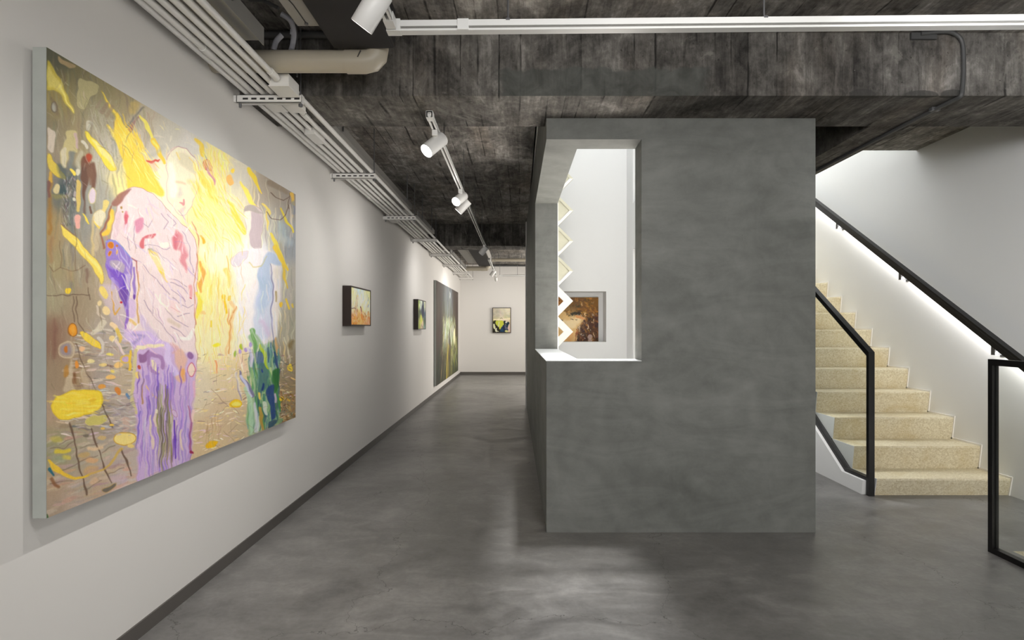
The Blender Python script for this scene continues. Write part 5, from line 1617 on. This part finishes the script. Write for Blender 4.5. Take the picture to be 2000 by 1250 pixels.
def author_far(c, gain=1.15):              # chart 480 x 650
    c.base([(60, 60, 176, 170, 150), (240, 60, 206, 198, 176), (420, 60, 222, 214, 188), (90, 160, 160, 154, 140), (250, 150, 196, 190, 178), (420, 180, 206, 198, 172), (100, 260, 190, 182, 150), (300, 260, 196, 186, 146),
            (430, 260, 216, 202, 150), (240, 310, 226, 214, 196), (100, 400, 180, 184, 90), (250, 400, 196, 200, 90), (400, 360, 206, 190, 160), (100, 560, 90, 90, 70), (300, 540, 50, 70, 90), (430, 540, 206, 180, 160)], 90, 80)
    c.strokes(60, (0, 480), (0, 260), [(214, 206, 186), (170, 164, 150), (196, 188, 160)], 30, (60, 160), (14, 34), 0.35, 14, 40)
    c.st((130, 120, 90), [(200, 290, 14), (235, 262, 12), (270, 292, 12)], 0.8, 6)
    c.st((240, 226, 196), [(0, 310, 10), (260, 300, 20), (480, 285, 16)], 0.85, 8)
    c.st((222, 204, 190), [(250, 320, 24), (420, 330, 18)], 0.7, 8)
    c.pg((36, 34, 28), [(0, 380), (70, 330), (110, 430), (170, 520), (200, 640), (0, 650)], 0.95, 8)
    c.pg((186, 192, 76), [(80, 350), (150, 335), (170, 400), (150, 480), (110, 470), (70, 410)], 1, 6)
    c.pg((190, 194, 70), [(180, 350), (250, 330), (300, 390), (260, 470), (200, 560), (170, 540), (165, 440)], 1, 6)
    c.st((206, 206, 190), [(170, 370, 12), (160, 440, 14), (150, 500, 14)], 0.9, 5)
    c.pg((206, 206, 170), [(10, 420), (50, 450), (70, 540), (30, 560), (5, 500)], 1, 6)
    c.pg((206, 206, 180), [(60, 560), (100, 540), (110, 600), (160, 620), (140, 645), (70, 630)], 1, 5)
    c.pg((34, 46, 70), [(310, 430), (360, 470), (410, 540), (400, 640), (190, 650), (220, 560)], 1, 6)
    c.pg((120, 116, 130), [(320, 460), (360, 490), (400, 560), (350, 570), (320, 520)], 0.7, 10)
    c.pg((40, 70, 100), [(200, 590), (260, 540), (300, 640), (210, 650)], 0.8, 10)
    c.pg((26, 32, 40), [(295, 350), (350, 345), (360, 400), (330, 440), (300, 410)], 1, 6)
    c.pg((26, 46, 62), [(360, 410), (400, 370), (450, 390), (430, 470), (400, 530), (370, 480)], 1, 6)
    c.el((206, 206, 196), 365, 380, 26, 26, 0, 0.9, 6)
    c.st((214, 190, 176), [(440, 450, 16), (430, 540, 20), (440, 620, 16)], 0.8, 8)
    c.el((206, 204, 130), 370, 620, 50, 30, 0, 0.95, 8)
    c.st((22, 24, 22), [(0, 645, 8), (200, 646, 8), (330, 646, 5)], 0.9, 3)


def author_niche(c, gain=1.2):            # chart 460 x 480
    c.base([(60, 30, 150, 100, 50), (260, 60, 110, 80, 50), (420, 60, 120, 84, 40), (150, 150, 140, 110, 70), (330, 160, 130, 90, 44), (430, 200, 90, 60, 36), (120, 250, 206, 176, 130), (240, 260, 222, 196, 150),
            (380, 300, 74, 50, 40), (200, 380, 206, 160, 100), (330, 400, 70, 50, 42), (430, 420, 100, 66, 40), (120, 450, 196, 140, 80), (280, 460, 70, 56, 50), (400, 460, 84, 62, 46)], 70, 60)
    c.strokes(200, (0, 460), (0, 210), [(176, 120, 50), (90, 66, 40), (206, 150, 80), (70, 54, 40), (150, 104, 50), (60, 60, 50)], 20, (14, 44), (3, 9), 0.65, 3, 50)
    c.strokes(200, (250, 460), (190, 480), [(50, 36, 34), (96, 62, 40), (140, 90, 50), (70, 50, 44), (36, 30, 34), (176, 120, 60)], 80, (14, 50), (3, 9), 0.7, 3, 24)
    c.pg((214, 178, 122), [(0, 240), (60, 180), (130, 150), (170, 210), (215, 230), (240, 180), (290, 200), (330, 225), (320, 250), (280, 290), (255, 340), (250, 400), (240, 480), (0, 480)], 0.92, 5)
    c.pg((226, 206, 166), [(60, 250), (170, 250), (260, 220), (290, 250), (230, 330), (180, 340), (120, 320)], 0.8, 12)
    c.pg((206, 140, 90), [(250, 190), (320, 220), (325, 245), (290, 240), (240, 210)], 0.8, 4)
    c.st((206, 150, 96), [(200, 400, 20), (180, 470, 24)], 0.6, 8)
    c.st((150, 80, 50), [(250, 350, 4), (248, 420, 4), (236, 476, 4)], 0.8, 2)
    for x, y in ((75, 245), (100, 244), (205, 238), (245, 242)): c.st((60, 46, 40), [(x - 8, y, 3), (x + 8, y + 3, 5)], 0.9, 2)
    c.st((36, 40, 38), [(210, 180, 16), (270, 175, 20)], 0.8, 6)
    for x, y, h in ((415, 240, 40), (360, 300, 50), (280, 310, 60), (420, 380, 40), (330, 170, 30), (300, 60, 30)): c.st((222, 196, 160), [(x, y, 4), (x, y + h, 3)], 0.75, 2)
    for _ in range(26): c.el((206, 196, 180), c.rs.uniform(260, 440), c.rs.uniform(170, 470), 4, 5, 0, 0.8, 2)
    c.st((186, 160, 150), [(378, 430, 20), (380, 474, 20)], 0.8, 3)


def stretched(name, label, xf, xb, y0, y1, z0, z1, nu, nv, chart, author, seed, warp):
    o = thing(name, label, 'painting', (xb, (y0 + y1) / 2, z0))
    MB().box(xb, xf - 0.001, y0, y1, z0, z1).build('canvas_edge', M['canvas'], o)
    painted('painted_front', (xf, y0, z1), (0, y1 - y0, 0), (0, 0, z0 - z1), nu, nv, chart, author, o, M['paint'], warp, seed)
    # hidden hanging rail that holds the stretcher off the wall
    MB().box(XL + 0.0004, xb, y0 + 0.15, y1 - 0.15, z1 - 0.25, z1 - 0.20).build('hanging_rail', M['walnut'], o)
    return o


xbig = -1.469
stretched('large_painting', 'large bright painting of light-struck lilac and blue figures on the left wall', xbig, -1.513,
          xbig * F / (91 - CX), xbig * F / (577.3 - CX), 0.654, 2.119, 760, 860, photo_chart, author_big, 3, 1.3)
stretched('dark_painting', 'tall dark canvas with green grass-like strokes at the far end of the left wall', -1.487, -1.522,
          1.487 * F / 162.3, 1.487 * F / 119.2, 0.183, 2.082, 300, 240, unit_chart(370, 190), author_dark, 5, 1.2)


def framed(name, label, xf, y0, y1, z0, z1, author, chart, seed, nu=200, nv=130):
    o = thing(name, label, 'painting', (XL + 0.001, (y0 + y1) / 2, z0))
    t = 0.012
    f = MB()
    f.box(XL + 0.0005, xf, y0, y0 + t, z0, z1)
    f.box(XL + 0.0005, xf, y1 - t, y1, z0, z1)
    f.box(XL + 0.0005, xf, y0 + t, y1 - t, z0, z0 + t)
    f.box(XL + 0.0005, xf, y0 + t, y1 - t, z1 - t, z1)
    f.build('frame', M['walnut'], o)
    MB().box(XL + 0.0005, xf - 0.006, y0 + t, y1 - t, z0 + t, z1 - t).build('canvas', M['canvas'], o)
    painted('picture', (xf - 0.0045, y0 + t, z1 - t), (0, y1 - y0 - 2 * t, 0), (0, 0, z0 - z1 + 2 * t), nu, nv, chart, author, o, M['paint'], 1.5, seed)
    return o


framed('framed_painting', 'small yellow and orange picture in a deep dark frame on the left wall', -1.455, 4.964, 5.629, 1.256, 1.606, author_small_yellow, unit_chart(400, 210), 7)
framed('framed_painting', 'small green and navy picture in a deep dark frame before the dark canvas', -1.458, 8.29, 8.957, 1.208, 1.648, author_small_dark, unit_chart(400, 260), 8)

fx0, fx1, fz0, fz1 = -0.690, -0.214, 1.09, 1.742
o = thing('framed_painting', 'small grey and green picture in a dark frame on the end wall', 'painting', (-0.45, YF, fz0))
fy = YF - 0.065
f = MB()
t = 0.014
f.box(fx0, fx0 + t, fy, YF - 0.0005, fz0, fz1).box(fx1 - t, fx1, fy, YF - 0.0005, fz0, fz1)
f.box(fx0 + t, fx1 - t, fy, YF - 0.0005, fz0, fz0 + t).box(fx0 + t, fx1 - t, fy, YF - 0.0005, fz1 - t, fz1)
f.build('frame', M['walnut'], o)
MB().box(fx0 + t, fx1 - t, fy + 0.006, YF - 0.0005, fz0 + t, fz1 - t).build('canvas', M['canvas'], o)
painted('picture', (fx0 + t, fy + 0.0045, fz1 - t), (fx1 - fx0 - 2 * t, 0, 0), (0, 0, fz0 - fz1 + 2 * t), 130, 180, unit_chart(480, 650), author_far, o, M['paint'], 4, 9)

# picture in the niche at the back of the light well
ny = 8.8 + ND
nx0, nx1 = 0.50, (1168.7 - CX) * (ny - 0.03) / F
nz0, nz1 = NZ0 + 0.001, HC - (580.8 - CY) * (ny - 0.03) / F
o = thing('niche_painting', 'brown painting with a pale cream shape standing in the white wall niche', 'painting', ((nx0 + nx1) / 2, ny, nz0))
MB().box(nx0, nx1, ny - 0.028, ny - 0.0005, nz0, nz1).build('canvas_edge', M['canvas'], o)
painted('painted_front', (nx0, ny - 0.030, nz1), (nx1 - nx0, 0, 0), (0, 0, nz0 - nz1), 200, 200, unit_chart(460, 480), author_niche, o, M['paint'], 4, 11)

# ------------------------------------------------------------------ column of diamond frames hanging in the light well
ly = 8.2
lx_ = (1090 - CX) * ly / F
hd = 29.9 * ly / F
for k, py in enumerate((349, 411.5, 471, 529.5, 588, 648)):
    zc = HC - (py - CY) * ly / F
    words = ['topmost of six white diamond frames hanging beyond the opening', 'second from the top of six diamond frames beyond the opening', 'third from the top of six diamond frames beyond the opening',
             'fourth from the top of six diamond frames beyond the opening', 'fifth diamond frame from the top, over the niche painting', 'lowest of six white diamond frames, over the niche painting corner']
    o = thing('diamond_frame', words[k], 'sculpture', (lx_, ly, zc), 'diamond frames hanging in the light well')
    mt = M['lattice'] if k >= 4 else M['lattice_aged']
    hi = hd * (0.36 if k >= 4 else 0.0)
    h = hd * 0.985
    ring = lambda r: [(lx_ + r, zc), (lx_, zc + r), (lx_ - r, zc), (lx_, zc - r)]
    if k >= 4:
        a_, b_ = ring(h), ring(hi)
        for i in range(4):
            j = (i + 1) % 4
            q = [a_[i], a_[j], b_[j], b_[i]]
            m = MB()
            m.add([(x, ly, z) for x, z in q] + [(x, ly + 0.05, z) for x, z in q], [[3, 2, 1, 0], [4, 5, 6, 7], [0, 1, 5, 4], [1, 2, 6, 5], [2, 3, 7, 6], [3, 0, 4, 7]])
            m.build('board', mt, o, bevel=0.002)
    else:
        q = ring(h)
        m = MB().add([(x, ly, z) for x, z in q] + [(x, ly + 0.05, z) for x, z in q], [[3, 2, 1, 0], [4, 5, 6, 7], [0, 1, 5, 4], [1, 2, 6, 5], [2, 3, 7, 6], [3, 0, 4, 7]])
        m.build('panel', M['lattice_aged'], o, bevel=0.002)
        # rim boards standing proud of the panel
        for i in range(4):
            j = (i + 1) % 4
            A_, B_ = ring(h), ring(h * 0.72)
            q = [A_[i], A_[j], B_[j], B_[i]]
            m = MB().add([(x, ly - 0.012, z) for x, z in q] + [(x, ly, z) for x, z in q], [[3, 2, 1, 0], [4, 5, 6, 7], [0, 1, 5, 4], [1, 2, 6, 5], [2, 3, 7, 6], [3, 0, 4, 7]])
            m.build('board', M['lattice'] if i in (2, 3) else M['lattice_aged'], o)
    # grain lines along the boards on the right-hand side
    for s in (1, -1):
        p0 = Vector((lx_ + h * 0.98, ly - 0.0135, zc + s * 0.0)) + Vector((-h * 0.24, 0, 0))
        p1 = Vector((lx_ + h * 0.10, ly - 0.0135, zc + s * h * 0.66))
        if k < 4:
            MB().beam(p0, p1, 0.003, 0.002, (0, 1, 0)).build('joint_line', M['pencil'], o)
